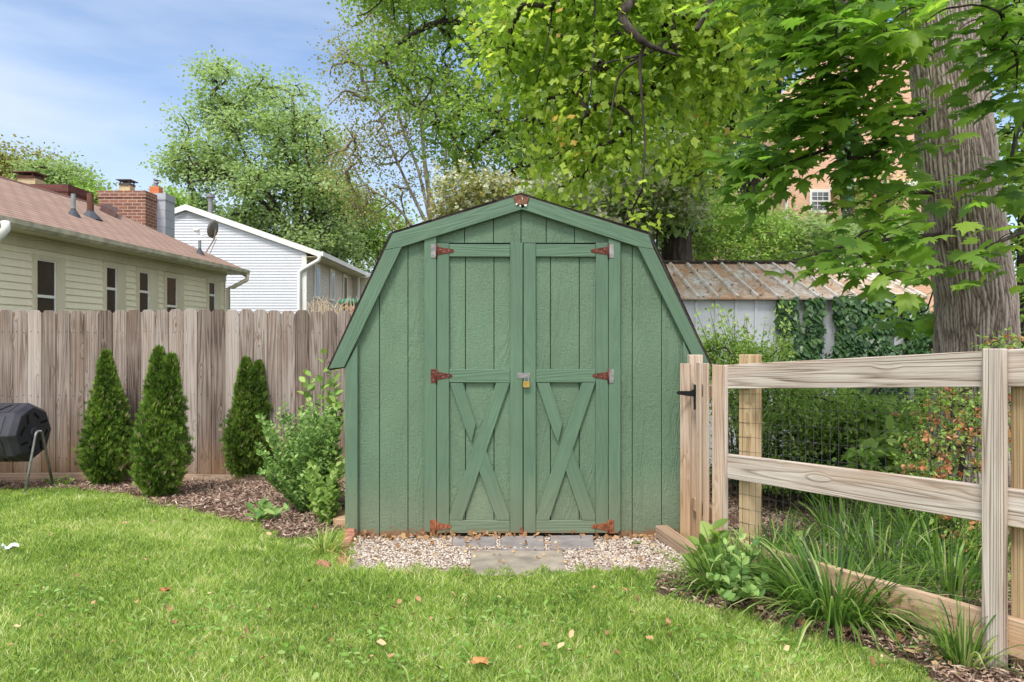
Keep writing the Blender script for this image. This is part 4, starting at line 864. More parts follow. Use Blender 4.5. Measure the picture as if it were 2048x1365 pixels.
# ------------------------------------------------------------------ plants: builders
def grow(trunk, blobs, ncl, rng, r0=.012, maxr=None, start=.35, sag=.06, shell_=.5, rexp=.5, cut=None):
    """trunk: list of (point, radius). blobs: (centre, radii xyz). Returns clump centres and branch tubes."""
    cs = np.array([b[0] for b in blobs]); rs = np.array([b[1] for b in blobs]); vol = rs.prod(1)**.75; pr = vol/vol.sum()
    k = rng.choice(len(blobs), ncl, p=pr); d = rdir(rng, ncl); rad = (shell_+(1-shell_)*rng.random(ncl))**.6
    C = cs[k] + d*rs[k]*rad[:, None]
    if cut is not None: C = C[cut(C)]
    nodes = []; par = []
    tp = [np.asarray(p, float) for p, _ in trunk]; L = [0]
    for a, b in zip(tp, tp[1:]): L.append(L[-1]+np.linalg.norm(b-a))
    for s_ in np.linspace(start, 1, 24):
        q_ = s_*L[-1]; j = max(i for i in range(len(L)) if L[i] <= q_+1e-9); j = min(j, len(tp)-2); f_ = (q_-L[j])/(L[j+1]-L[j]+1e-9); nodes.append(tp[j]+(tp[j+1]-tp[j])*f_); par.append(-1)
    nodes = list(nodes); N = np.array(nodes)
    order = np.argsort([np.min(np.linalg.norm(N-c, axis=1)) for c in C]); segs = []
    for ci in order:
        c = C[ci]; A = np.array(nodes); dd = np.linalg.norm(A-c, axis=1)*(1+.6*np.clip((A[:, 2]-c[2])/(np.linalg.norm(A-c, axis=1)+1e-6), 0, 1)); j = int(np.argmin(dd)); p = A[j]
        Ln = np.linalg.norm(c-p); m = max(2, min(5, int(Ln/(.25*np.mean(rs))+1))); off = rng.normal(size=3)*Ln*.08; prev = j
        for i in range(1, m+1):
            f_ = i/m; q_ = p+(c-p)*f_+off*math.sin(math.pi*f_)+np.array((0, 0, sag*Ln*math.sin(math.pi*f_))); nodes.append(q_); par.append(prev); segs.append((prev, len(nodes)-1)); prev = len(nodes)-1
    cnt = np.ones(len(nodes))
    for i in range(len(nodes)-1, -1, -1):
        if par[i] >= 0: cnt[par[i]] += cnt[i]*1.0
    return C, nodes, segs, cnt, r0
def branch_mesh(mb, nodes, segs, cnt, r0, n=5, rexp=.42, rmax=9):
    for a, b in segs:
        ra = min(r0*cnt[a]**rexp, rmax); rb = min(r0*cnt[b]**rexp, rmax)
        mb.tube([nodes[a], nodes[b]], [min(ra, rb*1.35), rb], n, False)
def leaves(name, C, nper, spread, size, tpl, mat, parent, rng, flat=.6, up=1.0, tipdir=(0, 0, -.3), tipk=1.0, rndbias=None, out=None, keep=None):
    k = np.repeat(np.arange(len(C)), nper); n = len(k)
    off = rng.normal(size=(n, 3))*np.array((1, 1, flat))*spread; Pp = C[k]+off
    tip = norm(norm(off)*tipk+rdir(rng, n)*.7+np.array(tipdir)); nr = norm(np.array((0, 0, up))+rdir(rng, n)*.75)
    if keep is not None:
        m = keep(Pp); Pp, tip, nr, k = Pp[m], tip[m], nr[m], k[m]; n = len(k)
    crnd = rng.random(len(C)); r = np.clip(.55*rng.random(n)+.45*crnd[k], 0, 1)
    sz = size*(.5+.75*rng.random(n)); sz = np.stack([sz*(.75+.4*rng.random(n)), sz, sz*rng.uniform(-.6, 2.2, n)], -1)
    return scatter(name, tpl, Pp, tip, nr, sz, M[mat] if isinstance(mat, str) else mat, parent, r)
def B(px, py, D, rx, ry, rd): return (P(px, py, D), (rx*D/F, rd, ry*D/F))
def clear_view(Pp):   # never let leaves hang right in front of the lens
    return Pp[:, 1] > 1.6
def tree(name, label, trunk, blobs, ncl, nper, spread, size, tpl, mat, bmat='bark', seed=1, group=None, cat='tree', flat=.6, r0=.012, start=.35, sag=.06, limbs=(), tipdir=(0, 0, -.3), shell_=.5, cut=None, keep=clear_view, extra=None, up=1.0, rmax=9, trunk_name='trunk', crown='crown', n=7):
    rng = np.random.default_rng(seed); base = trunk[0][0]
    t_ = thing(name, label, cat, base, group)
    mb = MB()
    def smooth_path(tr_):
        pts = [np.asarray(p, float) for p, _ in tr_]; rs = [r for _, r in tr_]; out = []; rr_ = []
        for i in range(len(pts)-1):
            p0, p1, p2, p3 = pts[max(i-1, 0)], pts[i], pts[i+1], pts[min(i+2, len(pts)-1)]
            for f_ in np.linspace(0, 1, 5)[:-1]:
                out.append(.5*((2*p1)+(-p0+p2)*f_+(2*p0-5*p1+4*p2-p3)*f_**2+(-p0+3*p1-3*p2+p3)*f_**3)); rr_.append(rs[i]+(rs[i+1]-rs[i])*f_)
        return out+[pts[-1]], rr_+[rs[-1]]
    pth, rr_ = smooth_path(trunk); mb.tube(pth, rr_, 10)
    for lb in limbs: p_, r_ = smooth_path(lb); mb.tube(p_, r_, n)
    allt = list(trunk)
    C, nodes, segs, cnt, r0 = grow(trunk, blobs, ncl, rng, r0, start=start, sag=sag, shell_=shell_, cut=cut) if not limbs else grow2(trunk, limbs, blobs, ncl, rng, r0, start, sag, shell_, cut)
    tk = mb.build(trunk_name, M[bmat], t_, smooth=True)
    mb = MB(); branch_mesh(mb, nodes, segs, cnt, r0, 4, rmax=rmax); mb.build('branches', M[bmat], t_, smooth=True)
    leaves(crown, C, nper, spread, size, tpl, mat, t_, rng, flat, up, tipdir, keep=keep)
    if extra: extra(C, t_, rng)
    return t_, C
def grow2(trunk, limbs, blobs, ncl, rng, r0, start, sag, shell_, cut):
    # join trunk and limbs into one list of start nodes
    cs = []; 
    for tr_ in [trunk]+list(limbs):
        pts = [np.asarray(p, float) for p, _ in tr_]; s0 = start if tr_ is trunk else .15
        for i in range(len(pts)-1):
            for f_ in np.linspace(0, 1, 6): 
                if (i+f_)/(len(pts)-1) >= s0: cs.append(pts[i]+(pts[i+1]-pts[i])*f_)
    C, nodes, segs, cnt, r0 = None, None, None, None, r0
    cen = np.array([b[0] for b in blobs]); rs = np.array([b[1] for b in blobs]); vol = rs.prod(1)**.75
    k = rng.choice(len(blobs), ncl, p=vol/vol.sum()); d = rdir(rng, ncl); C = cen[k]+d*rs[k]*((shell_+(1-shell_)*rng.random(ncl))**.6)[:, None]
    if cut is not None: C = C[cut(C)]
    nodes = list(cs); par = [-1]*len(cs); N = np.array(cs); segs = []
    for ci in np.argsort([np.min(np.linalg.norm(N-c, axis=1)) for c in C]):
        c = C[ci]; A = np.array(nodes); j = int(np.argmin(np.linalg.norm(A-c, axis=1))); p = A[j]; Ln = np.linalg.norm(c-p); m = max(2, min(5, int(Ln/(.25*np.mean(rs))+1))); off = rng.normal(size=3)*Ln*.1; prev = j
        for i in range(1, m+1):
            f_ = i/m; q_ = p+(c-p)*f_+off*math.sin(math.pi*f_)+np.array((0, 0, sag*Ln*math.sin(math.pi*f_))); nodes.append(q_); par.append(prev); segs.append((prev, len(nodes)-1)); prev = len(nodes)-1
    cnt = np.ones(len(nodes))
    for i in range(len(nodes)-1, -1, -1):
        if par[i] >= 0: cnt[par[i]] += cnt[i]
    return C, nodes, segs, cnt, r0
def T(*a): return [(P(px, py, D), r) for px, py, D, r in a]

# ------------------------------------------------------------------ far and middle trees
tree('broad_tree', 'large broad light green tree standing behind the white house', T((596, 760, 34, .45), (594, 560, 34, .38), (596, 420, 34, .26), (590, 300, 34, .15), (585, 190, 34, .06)),
     [B(465, 190, 34, 60, 62, 2.2), B(560, 215, 34, 75, 60, 2.5), B(415, 275, 33, 65, 75, 2.2), B(520, 300, 34, 110, 80, 3.2), B(610, 310, 34, 80, 80, 2.5), B(385, 320, 33, 55, 32, 1.5), B(455, 400, 33, 90, 80, 2.8), B(370, 330, 33, 45, 30, 1.4), B(380, 440, 33, 45, 45, 1.6), B(560, 410, 33, 120, 80, 3), B(650, 420, 34, 70, 90, 2.5), B(420, 470, 33, 70, 40, 2), B(560, 490, 33, 140, 60, 3), B(660, 520, 34, 80, 60, 2.5)],
     480, 120, .42, .15, CARD, 'midleaf', 'darkbark', 21, 'trees behind the houses', r0=.022, start=.3, sag=.03, limbs=[T((595, 540, 34, .22), (560, 430, 33.5, .15), (500, 330, 33, .08), (450, 210, 33, .03)), T((596, 510, 34, .2), (625, 420, 33.5, .13), (645, 350, 33, .06)), T((595, 480, 34, .2), (520, 400, 33, .12), (420, 330, 33, .05))], flat=.5)
tree('olive_tree', 'olive green tree at the far left behind the dark red chimney', T((30, 700, 30, .3), (30, 420, 30, .2), (40, 330, 30, .08)), [B(20, 350, 30, 60, 50, 2), B(65, 335, 30, 45, 30, 2), B(-60, 350, 30, 70, 60, 2), B(60, 400, 30, 90, 40, 2)], 110, 120, .4, .13, CARD, 'olive', 'darkbark', 22, 'trees behind the houses', r0=.02)
tree('round_tree', 'mid green tree between the dark red and the bright brick chimneys', T((135, 700, 29, .3), (132, 450, 29, .2), (128, 360, 29, .08)), [B(125, 365, 29, 55, 38, 1.6), B(105, 345, 29, 35, 22, 1.5), B(165, 400, 29, 40, 36, 1.6), B(110, 420, 29, 60, 40, 2)], 100, 120, .36, .13, CARD, 'midleaf', 'darkbark', 23, 'trees behind the houses', r0=.02)
tree('bright_tree', 'small bright yellow green tree just left of the red brick chimney', T((185, 700, 25, .2), (184, 420, 25, .08)), [B(182, 398, 25, 24, 24, 1), B(345, 410, 27, 16, 20, 1), B(170, 425, 25, 30, 20, 1)], 40, 110, .28, .11, CARD, 'fresh', 'darkbark', 24, 'trees behind the houses', r0=.016)
# slender pale stems behind the shed
tree('slender_tree', 'slender nearly bare tree with pale forked stems and thin brownish leaves behind the shed', T((868, 780, 20, .13), (866, 470, 20, .10), (850, 330, 20, .06), (838, 200, 20, .045), (815, 60, 20, .03)),
     [B(700, 235, 20, 40, 50, 1.2), B(720, 150, 20, 60, 50, 1.5), B(760, 80, 20, 80, 45, 1.5), B(830, 130, 20, 60, 60, 1.5), B(880, 200, 20, 50, 40, 1.2), B(690, 330, 20, 42, 40, 1.3), B(745, 400, 20, 60, 40, 1.3), B(700, 390, 20, 30, 50, 1), B(800, 470, 20, 40, 30, 1), B(740, 300, 20, 60, 40, 1), B(820, 330, 20, 60, 60, 1), B(800, 240, 20, 60, 50, 1), B(880, 400, 20, 40, 50, .8)],
     210, 60, .30, .075, CARD, 'olive', 'palebark', 25, 'trees behind the houses', r0=.013, start=.3, limbs=[T((868, 480, 20, .07), (888, 380, 20, .05), (893, 260, 20, .04), (898, 120, 20, .02)), T((864, 470, 20, .06), (820, 380, 19.8, .045), (780, 290, 19.6, .03), (750, 200, 19.5, .02)), T((862, 450, 20, .06), (836, 340, 20.3, .04), (800, 240, 20.4, .04), (780, 120, 20.4, .015)),
     T((850, 490, 20, .045), (790, 410, 19.6, .03), (730, 370, 19.5, .025), (690, 300, 19.4, .02)), T((905, 560, 21, .055), (905, 400, 21, .045), (912, 260, 21, .05), (925, 150, 21, .02))], sag=.02, flat=.7)
tree('weeping_tree', 'loose yellow green tree between the broad tree and the shed roof', T((720, 760, 38, .35), (716, 560, 38, .25), (706, 440, 38, .1)), [B(700, 450, 38, 70, 70, 3), B(760, 470, 38, 60, 50, 2), B(720, 530, 38, 90, 50, 3), B(790, 510, 38, 40, 40, 2), B(670, 400, 38, 40, 40, 2)], 170, 80, .5, .17, CARD, 'fresh', 'darkbark', 26, 'trees behind the houses', r0=.016)
# large dark tree reaching in from the middle
tree('tall_tree', 'tall dark green tree whose limbs reach left over the sky, top centre', T((1075, 760, 15, .30), (1075, 480, 15, .26), (1065, 300, 15, .22), (1060, 100, 15, .18), (1060, -120, 15, .12), (1050, -300, 15, .06)),
     [B(760, 15, 15, 70, 35, 1.2), B(850, 40, 15, 80, 50, 1.5), B(940, 40, 15, 80, 60, 1.5), B(720, 55, 15, 35, 30, 1), B(770, 150, 15, 75, 42, 1.3), B(850, 160, 15, 75, 55, 1.4), B(930, 150, 15, 80, 60, 1.5), B(860, 250, 15, 55, 40, 1.2), B(940, 270, 15, 75, 55, 1.4), B(985, 330, 15, 60, 60, 1.4), B(905, 330, 15, 40, 45, 1.2), B(1010, 200, 15, 60, 90, 1.5), B(1010, 60, 15, 70, 70, 1.5), B(800, -60, 15, 130, 50, 2), B(980, -90, 15, 150, 80, 2), B(1100, 100, 15.5, 90, 140, 1.5), B(1080, 330, 15.5, 70, 80, 1.3)],
     430, 100, .24, .08, CARD, 'darkleaf', 'darkbark', 27, None, r0=.010, start=.2, limbs=[T((1062, 160, 15, .14), (960, 60, 14.8, .10), (880, 45, 14.6, .07), (800, 85, 14.5, .04), (760, 120, 14.5, .02)), T((1065, 300, 15, .12), (1000, 235, 14.8, .08), (940, 215, 14.7, .06), (880, 260, 14.6, .03)), T((1062, 60, 15, .12), (960, -20, 14.8, .08), (820, -10, 14.6, .04)), T((1072, 380, 15, .1), (1020, 300, 14.8, .07), (985, 245, 14.6, .04))], flat=.45)
# backdrop trees on the right, beyond the brick building and between
for nm, lb, px, D, bl, sd_, mt, nc in (
    ('backdrop_tree', 'hazy yellow green tree in the gap above the white blossom shrubs', 1215, 22, [(1200, 150, 110, 120), (1290, 330, 90, 80), (1140, 300, 90, 90), (1250, 60, 130, 90), (1240, 420, 110, 60), (1120, 440, 100, 40), (1380, 380, 70, 70)], 31, 'fresh', 230),
    ('backdrop_tree', 'mid green tree behind the ivy clad trunks, upper right centre', 1410, 20, [(1400, 120, 90, 110), (1480, 40, 100, 90), (1430, 260, 60, 60), (1400, 350, 60, 60), (1560, 40, 90, 70), (1640, 20, 80, 60)], 32, 'midleaf', 200),
    ('backdrop_tree', 'dark green tree seen right of the great furrowed trunk', 2060, 16, [(2060, 180, 120, 160), (2080, 400, 110, 110), (2060, 560, 100, 90), (2110, 60, 120, 130), (1900, 10, 120, 60)], 33, 'darkleaf', 190)):
    tree(nm, lb, T((px, 800, D, .3), (px, 400, D, .24), (px+10, 100, D, .16), (px, -60, D, .08)), [B(a, b, D, c, d, 1.8) for a, b, c, d in bl], nc, 55, .42, .19 if D > 18 else .15, CARD, mt, 'darkbark', sd_, 'background trees beyond the shed', r0=.016, start=.2)
# ivy clad trunks
def ivy_trunk(label, px, D, y0, y1, w_, rad, ivy, seed, nleaf, group='ivy covered trunks'):
    rng = np.random.default_rng(seed); b = P(px, y0, D); t_ = thing('ivy_trunk', label, 'tree trunk', b, group)
    mb = MB(); mb.tube([b, P(px-5, (y0+y1)/2, D), P(px-12, y1, D), P(px-16, y1-300, D)], [rad, rad*.9, rad*.8, rad*.6], 12); mb.build('trunk', M['darkbark'], t_, smooth=True)
    n_ = nleaf; f_ = rng.random(n_); ya = ivy[0]+(ivy[1]-ivy[0])*f_; wr = w_*(.75+.35*np.sin(f_*9+seed)+.2*np.sin(f_*23)); a = rng.random(n_)*2*math.pi; rr_ = wr*D/F*(.75+.3*rng.random(n_))
    c = np.array([P(px-8, y_, D) for y_ in ya]); n3 = np.stack([np.cos(a), np.sin(a), 0*a], -1); Pp = c+n3*rr_[:, None]
    scatter('ivy', IVY, Pp, np.array((0, 0, -1.))+rdir(rng, n_)*.5, n3+rdir(rng, n_)*.5+(0, 0, .3), rng.uniform(.07, .13, n_), M['ivy'], t_, rng.random(n_)); return t_
ivy_trunk('broad trunk smothered in dark ivy, left of the brick building', 1505, 12.5, 860, 100, 62, .24, (60, 345), 42, 7000)
ivy_trunk('thin ivy clad trunk in front of the brick building wall', 1702, 14, 860, 150, 20, .12, (170, 520), 43, 2600)
# tulip tree overhead
t5, C5 = tree('tulip_tree', 'overhanging tulip tree with bright yellow green lobed leaves and dark arching branches, top centre', T((1360, 830, 10.4, .26), (1352, 420, 10.4, .22), (1350, 150, 10.2, .18), (1350, -200, 9.6, .14), (1340, -500, 8.6, .1)),
     [B(1010, 40, 7.4, 60, 50, .6), B(1090, 60, 7.2, 90, 60, .8), B(1200, 40, 7, 110, 60, .9), B(1330, 30, 7, 110, 55, .9), B(1040, 140, 7.4, 55, 50, .5), B(1130, 150, 7.2, 90, 60, .7), B(1240, 140, 7, 100, 65, .8), B(1370, 120, 7.2, 90, 60, .8), B(1120, 235, 7.4, 65, 45, .5), B(1210, 240, 7.2, 80, 55, .6), B(1150, 320, 7.4, 60, 50, .5), B(1265, 320, 7, 35, 40, .4), B(1255, 425, 6.8, 22, 40, .25), B(1450, 60, 7.2, 70, 60, .7), B(1310, 220, 7.6, 60, 45, .6), B(1400, 230, 8.5, 70, 60, .7), B(1450, 160, 8, 60, 60, .6), B(1380, 320, 9, 60, 35, .6), B(1520, 110, 8, 60, 60, .6), B(1490, 230, 9, 50, 50, .6), B(1550, 30, 8, 80, 50, .7), B(1130, 400, 8, 70, 18, .4), B(1060, 270, 8, 50, 50, .5), B(1200, -90, 7.4, 300, 80, 1.4), B(1470, -60, 7.2, 160, 70, 1.2)],
     510, 42, .185, .074, TULIP, 'tulip', 'darkbark', 51, None, r0=.0045, start=.5, sag=.02, flat=.8, limbs=[T((1350, -150, 9.5, .12), (1300, -60, 8, .08), (1262, 0, 6.35, .05), (1245, 34, 6.2, .045), (1262, 62, 6.15, .04), (1300, 92, 6.15, .026), (1358, 112, 6.15, .010)),
     T((1268, 72, 6.15, .022), (1290, 84, 6.2, .022), (1280, 120, 6.2, .016), (1284, 200, 6.2, .011), (1290, 290, 6.2, .009), (1284, 380, 6.2, .005)), T((1282, 118, 6.2, .014), (1240, 150, 6.3, .011), (1225, 210, 6.35, .008), (1215, 290, 6.35, .004)), T((1280, 112, 6.2, .012), (1200, 130, 6.35, .009), (1140, 160, 6.5, .004)),
     T((1355, 100, 6.5, .03), (1345, 60, 6.6, .035), (1350, -20, 7.6, .05)), T((1330, 88, 6.5, .028), (1300, 104, 6.35, .016), (1260, 124, 6.3, .008)), T((1422, 0, 6.3, .035), (1408, 32, 6.2, .03), (1393, 62, 6.2, .022)), T((1190, -30, 6.35, .012), (1188, 80, 6.35, .009), (1180, 190, 6.35, .006), (1165, 240, 6.35, .003)), T((1110, -20, 6.6, .01), (1095, 80, 6.6, .007), (1080, 140, 6.6, .003)), T((1345, 180, 8, .03), (1348, 130, 8.4, .04)), T((1356, 215, 9, .035), (1395, 200, 8.4, .02))], tipdir=(-.1, -.1, -.8), up=.8)
n_ = 5200; rngi = np.random.default_rng(41); f_ = rngi.random(n_); ya = 60+400*f_; aa = rngi.random(n_)*2*math.pi; rr_ = .25+.10*np.sin(f_*13)**2+.1*rngi.random(n_)
ci = np.array([P(1352-4*(1-q_), y_, 10.4) for q_, y_ in zip(f_, ya)]); n3 = np.stack([np.cos(aa), np.sin(aa), 0*aa], -1)
scatter('ivy', IVY, ci+n3*rr_[:, None], np.array((0, 0, -1.))+rdir(rngi, n_)*.5, n3+rdir(rngi, n_)*.5+(0, 0, .3), rngi.uniform(.07, .13, n_), M['ivy'], t5, rngi.random(n_))
# white blossom shrubs and hedges behind the sheds
def blossom_on(mat, n, size, spread):
    def f(C, t_, rng):
        k = rng.choice(len(C), n); off = rng.normal(size=(n, 3))*spread; off[:, 2] = np.abs(off[:, 2])*.7; off[:, 1] -= spread*.7
        m = 6; Pp = np.repeat(C[k]+off, m, 0)+rng.normal(size=(n*m, 3))*size*.6
        scatter('blossom', STAR, Pp, rdir(rng, n*m), np.array((0, -.5, .8))+rdir(rng, n*m)*.6, rng.uniform(.35, .8, n*m)*size, M[mat], t_, rng.random(n*m))
    return f
def shrub(name, label, base, blobs, ncl, nper, spread, size, tpl, mat, seed, group=None, extra=None, r0=.004, bmat='darkbark', **k):
    b = np.asarray(base, float); top = np.mean([x[0] for x in blobs], 0)
    return tree(name, label, [(b, .03), (b*.6+top*.4, .02), (top, .01)], blobs, ncl, nper, spread, size, tpl, mat, bmat, seed, group, 'shrub', extra=extra, r0=r0, start=.1, trunk_name='stem', crown='foliage', **k)
shrub('blossom_shrub', 'large cream white flowering shrub rising above the left slope of the shed roof', P(960, 760, 12), [B(930, 395, 12, 55, 45, .8), B(985, 400, 12, 50, 35, .7), B(900, 440, 12, 40, 40, .7), B(960, 470, 12, 90, 60, .9)], 110, 60, .17, .075, CARD, 'olive', 61, 'white flowering shrubs', blossom_on('blossom', 650, .07, .16))
shrub('blossom_shrub', 'white flowering shrub tall below the ivy trunk, right of the shed ridge', P(1310, 800, 9.9), [B(1330, 335, 9.9, 55, 60, .4), B(1290, 400, 9.9, 80, 45, .5), B(1375, 320, 9.9, 45, 45, .4), B(1240, 390, 9.9, 50, 30, .4), B(1340, 430, 9.9, 60, 40, .4)], 130, 55, .17, .075, CARD, 'midleaf', 62, 'white flowering shrubs', blossom_on('blossom', 1300, .06, .16))
shrub('blossom_shrub', 'white flowering shrub low behind the right slope of the shed roof', P(1200, 800, 10.2), [B(1190, 415, 10.2, 60, 30, .5), B(1235, 435, 10, 50, 35, .5), B(1110, 400, 10.4, 60, 25, .5), B(1180, 480, 10.2, 90, 50, .6)], 100, 55, .13, .065, CARD, 'midleaf', 63, 'white flowering shrubs', blossom_on('blossom', 1300, .06, .13))
shrub('hedge_shrub', 'yellow green honeysuckle thicket behind the rusty tin roof', P(1400, 900, 11.2), [B(1380, 430, 11.2, 80, 55, .7), B(1440, 450, 11.3, 80, 55, .7), B(1340, 480, 11.1, 50, 50, .6), B(1500, 470, 11.4, 70, 50, .7), B(1420, 530, 11.2, 130, 60, .7)], 210, 85, .16, .07, LEAF, 'fresh', 64, None, blossom_on('olive', 200, .04, .15), bmat='palebark')
shrub('juniper_shrub', 'dark feathery evergreen shrub behind the tin roof, below the brick building', P(1620, 900, 12), [B(1530, 480, 12, 60, 40, .6), B(1600, 480, 12, 60, 40, .6), B(1660, 500, 12.2, 70, 50, .6), B(1740, 500, 12, 80, 40, .6), B(1600, 540, 12, 140, 50, .7), B(1820, 500, 12, 80, 60, .6)], 190, 60, .16, .11, SPRAY, 'midleaf', 65, None)
shrub('pink_rhododendron', 'bush with a few pink and white blooms before the brick building porch', P(1750, 800, 17), [B(1755, 375, 17, 45, 30, .6), B(1790, 390, 17, 40, 40, .6), B(1730, 420, 17, 40, 40, .5), B(1770, 470, 17, 60, 60, .6)], 60, 60, .2, .12, LEAF, 'darkleaf', 66, None, blossom_on('pink', 22, .14, .12))

# ------------------------------------------------------------------ great trunk and its maple leaves
rng = np.random.default_rng(71)
def big_trunk():
    D = 5.2; ed = [(1010, 1858, 2066), (850, 1862, 2052), (700, 1866, 2042), (600, 1866, 2038), (500, 1850, 2022), (400, 1838, 2008), (300, 1828, 1998), (200, 1822, 1986), (100, 1812, 1974), (0, 1798, 1962), (-200, 1765, 1925), (-500, 1710, 1865), (-900, 1640, 1790)]
    nv, nu = 760, 520; yy = np.linspace(1010, -900, nv); f_ = lambda c: np.interp(-yy, [-e[0] for e in ed], [e[c] for e in ed])
    aL, aR = np.arctan((f_(1)-CX)/F), np.arctan((f_(2)-CX)/F); am = (aL+aR)/2; dist = D/np.cos(am); rad = dist*np.sin((aR-aL)/2)-.008; Xc = dist*np.sin(am)
    a = np.linspace(0, 2*math.pi, nu, endpoint=False); A, YY = np.meshgrid(a, yy); h = -YY/F*D; hz_ = h
    # interlaced plates: jittered long cells, periodic round the trunk; furrows run where two cells meet
    NA, CH = 60, .24; wA = A+.05*np.sin(3*A+h*1.7)+.02*np.sin(6*A-h*4.3); U = wA/(2*math.pi)*NA; Vv = h/CH+.5*np.sin(wA*5); rj = np.random.default_rng(99); JX, JY = rj.random((NA, 64)), rj.random((NA, 64))
    iu, iv = np.floor(U).astype(int), np.floor(Vv).astype(int); F1 = np.full(U.shape, 9.); F2 = np.full(U.shape, 9.)
    for du in (-2, -1, 0, 1, 2):
        for dv in (-1, 0, 1):
            cu, cv = iu+du, iv+dv; jx, jy = JX[cu % NA, cv % 64], JY[cu % NA, cv % 64]; dd = np.hypot((cu+jx-U)*1.0, (cv+jy-Vv)*.55); m = dd < F1; F2 = np.where(m, F1, np.minimum(F2, dd)); F1 = np.where(m, dd, F1)
    ridge = np.clip((F2-F1)/.5, 0, 1)**.7
    ridge = np.clip(ridge-.16*np.clip(np.sin(h*95+6*np.sin(11*A)+9*np.sin(3*A)), 0, 1), 0, 1)
    r = rad[:, None]*(1+.02*np.sin(2*A+h)+.012*np.sin(3*A-2*h))+.016*(ridge-.6)
    kx, ky = math.pi*1.20, -(482-CY)/F*D; hz_ = -(YY-CY)/F*D; dk = np.exp(-(((A-kx)/.17)**2+((hz_-ky)/.10)**2)); r += .03*dk
    flare = np.clip((YY-800)/200, 0, 1); r *= 1+.25*flare*(1+.3*np.sin(5*A))
    V = np.stack([Xc[:, None]+r*np.cos(A), D+r*np.sin(A), EYE-(YY-CY)/F*D], -1).reshape(-1, 3)
    idx = np.arange(nv*nu).reshape(nv, nu); q_ = np.stack([idx[:-1], np.roll(idx[:-1], -1, 1), np.roll(idx[1:], -1, 1), idx[1:]], -1).reshape(-1, 4)
    base = P(1962, 1010, D); t_ = thing('maple_tree', 'big tree with thick furrowed grey trunk and drooping dark green maple leaves', 'tree', base)
    rn_ = np.clip(ridge+.1*(rng.random(ridge.shape)-.5)-.35*np.exp(-((dk-.45)/.2)**2)*(dk > .1), 0, 1)
    np_mesh('trunk', V, q_, M['bigbark'], t_, rn_.ravel(), True); return t_
mt = big_trunk()
def droopy(blobs, ncl, nper, seed, size=.15):
    rng = np.random.default_rng(seed); cs = np.array([b[0] for b in blobs]); rs = np.array([b[1] for b in blobs]); vol = (rs[:, 0]*rs[:, 2])
    k = rng.choice(len(blobs), ncl, p=vol/vol.sum()); C = cs[k]+rdir(rng, ncl)*rs[k]*(rng.random(ncl)**.5)[:, None]
    return C
MBL = [B(2000, 30, 4.0, 50, 50, .4), B(2040, 120, 4, 60, 100, .5), B(1700, 90, 3.9, 130, 60, .5), B(1590, 60, 4.2, 80, 50, .5), B(1790, 80, 4.0, 50, 50, .4), B(1600, 210, 4.3, 60, 40, .4), B(1770, 220, 4.2, 45, 50, .4), B(1530, 300, 4.4, 60, 22, .3), B(1640, 250, 4.3, 70, 40, .4), B(1760, 300, 4.4, 60, 40, .4), B(1690, 170, 4.2, 90, 50, .4), B(1490, 320, 4.5, 60, 25, .3),
       B(1740, 320, 4.4, 55, 26, .3), B(1560, 345, 4.5, 60, 18, .3), B(1770, 380, 4.4, 50, 50, .3), B(1500, 385, 4.5, 45, 14, .2), B(1720, 500, 4.1, 90, 36, .35), B(1630, 535, 4.1, 45, 20, .3), B(1780, 460, 4.1, 50, 40, .3), B(1760, 560, 4.0, 60, 18, .3), B(1680, 590, 4.0, 22, 12, .2), B(2010, 500, 4.2, 45, 32, .25), B(1940, 520, 4.3, 30, 14, .2), B(2035, 330, 4.4, 35, 60, .4), B(1830, 640, 5.6, 30, 24, .2), B(1880, 20, 4.1, 80, 22, .3), B(1730, -80, 4.2, 330, 70, .9)]
rngm = np.random.default_rng(72)
Cm = droopy(MBL, 255, 0, 73)
# limbs (leave the trunk behind/above) and sprays
lim = [T((1860, 90, 5.25, .05), (1770, 60, 5.0, .03), (1650, 90, 4.2, .018), (1500, 140, 4.3, .006)), T((1870, 225, 5.25, .045), (1790, 228, 5.0, .022), (1650, 300, 4.4, .012), (1520, 345, 4.5, .005)),        T((1920, 470, 5.2, .03), (1810, 475, 5.0, .016), (1700, 490, 4.1, .009), (1590, 520, 4.1, .004)), T((2060, 40, 4.8, .04), (2000, 60, 4.3, .02), (1950, 90, 4.1, .008)), T((2120, 440, 4.6, .03), (2030, 470, 4.3, .014), (1900, 530, 4.3, .004)), T((1860, -40, 5, .06), (1700, -60, 4.5, .03), (1500, -20, 4.3, .01)), T((1900, 380, 5.2, .028), (1800, 390, 5.05, .014), (1740, 420, 4.4, .007)), T((2120, 200, 5, .04), (2040, 230, 4.5, .02), (2020, 330, 4.4, .008))]
mb = MB()
lpts = []
for l_ in lim:
    pts = [p for p, _ in l_]; rs_ = [r for _, r in l_]; mb.tube(pts, rs_, 7)
    for i in range(len(pts)-1):
        for f_ in np.linspace(0, 1, 8): lpts.append(pts[i]+(pts[i+1]-pts[i])*f_)
nodes = [np.array(p) for p in lpts]; par = [-1]*len(nodes); segs = []
for ci in np.argsort([np.min(np.linalg.norm(np.array(lpts)-c, axis=1)) for c in Cm]):
    c = Cm[ci]; A = np.array(nodes); j = int(np.argmin(np.linalg.norm(A-c, axis=1))); p = A[j]; prev = j; Ln = np.linalg.norm(c-p)
    for i in range(1, 4):
        f_ = i/3; nodes.append(p+(c-p)*f_+np.array((0, 0, .12*Ln*math.sin(math.pi*f_)))); par.append(prev); segs.append((prev, len(nodes)-1)); prev = len(nodes)-1
cnt = np.ones(len(nodes))
for i in range(len(nodes)-1, -1, -1):
    if par[i] >= 0: cnt[par[i]] += cnt[i]
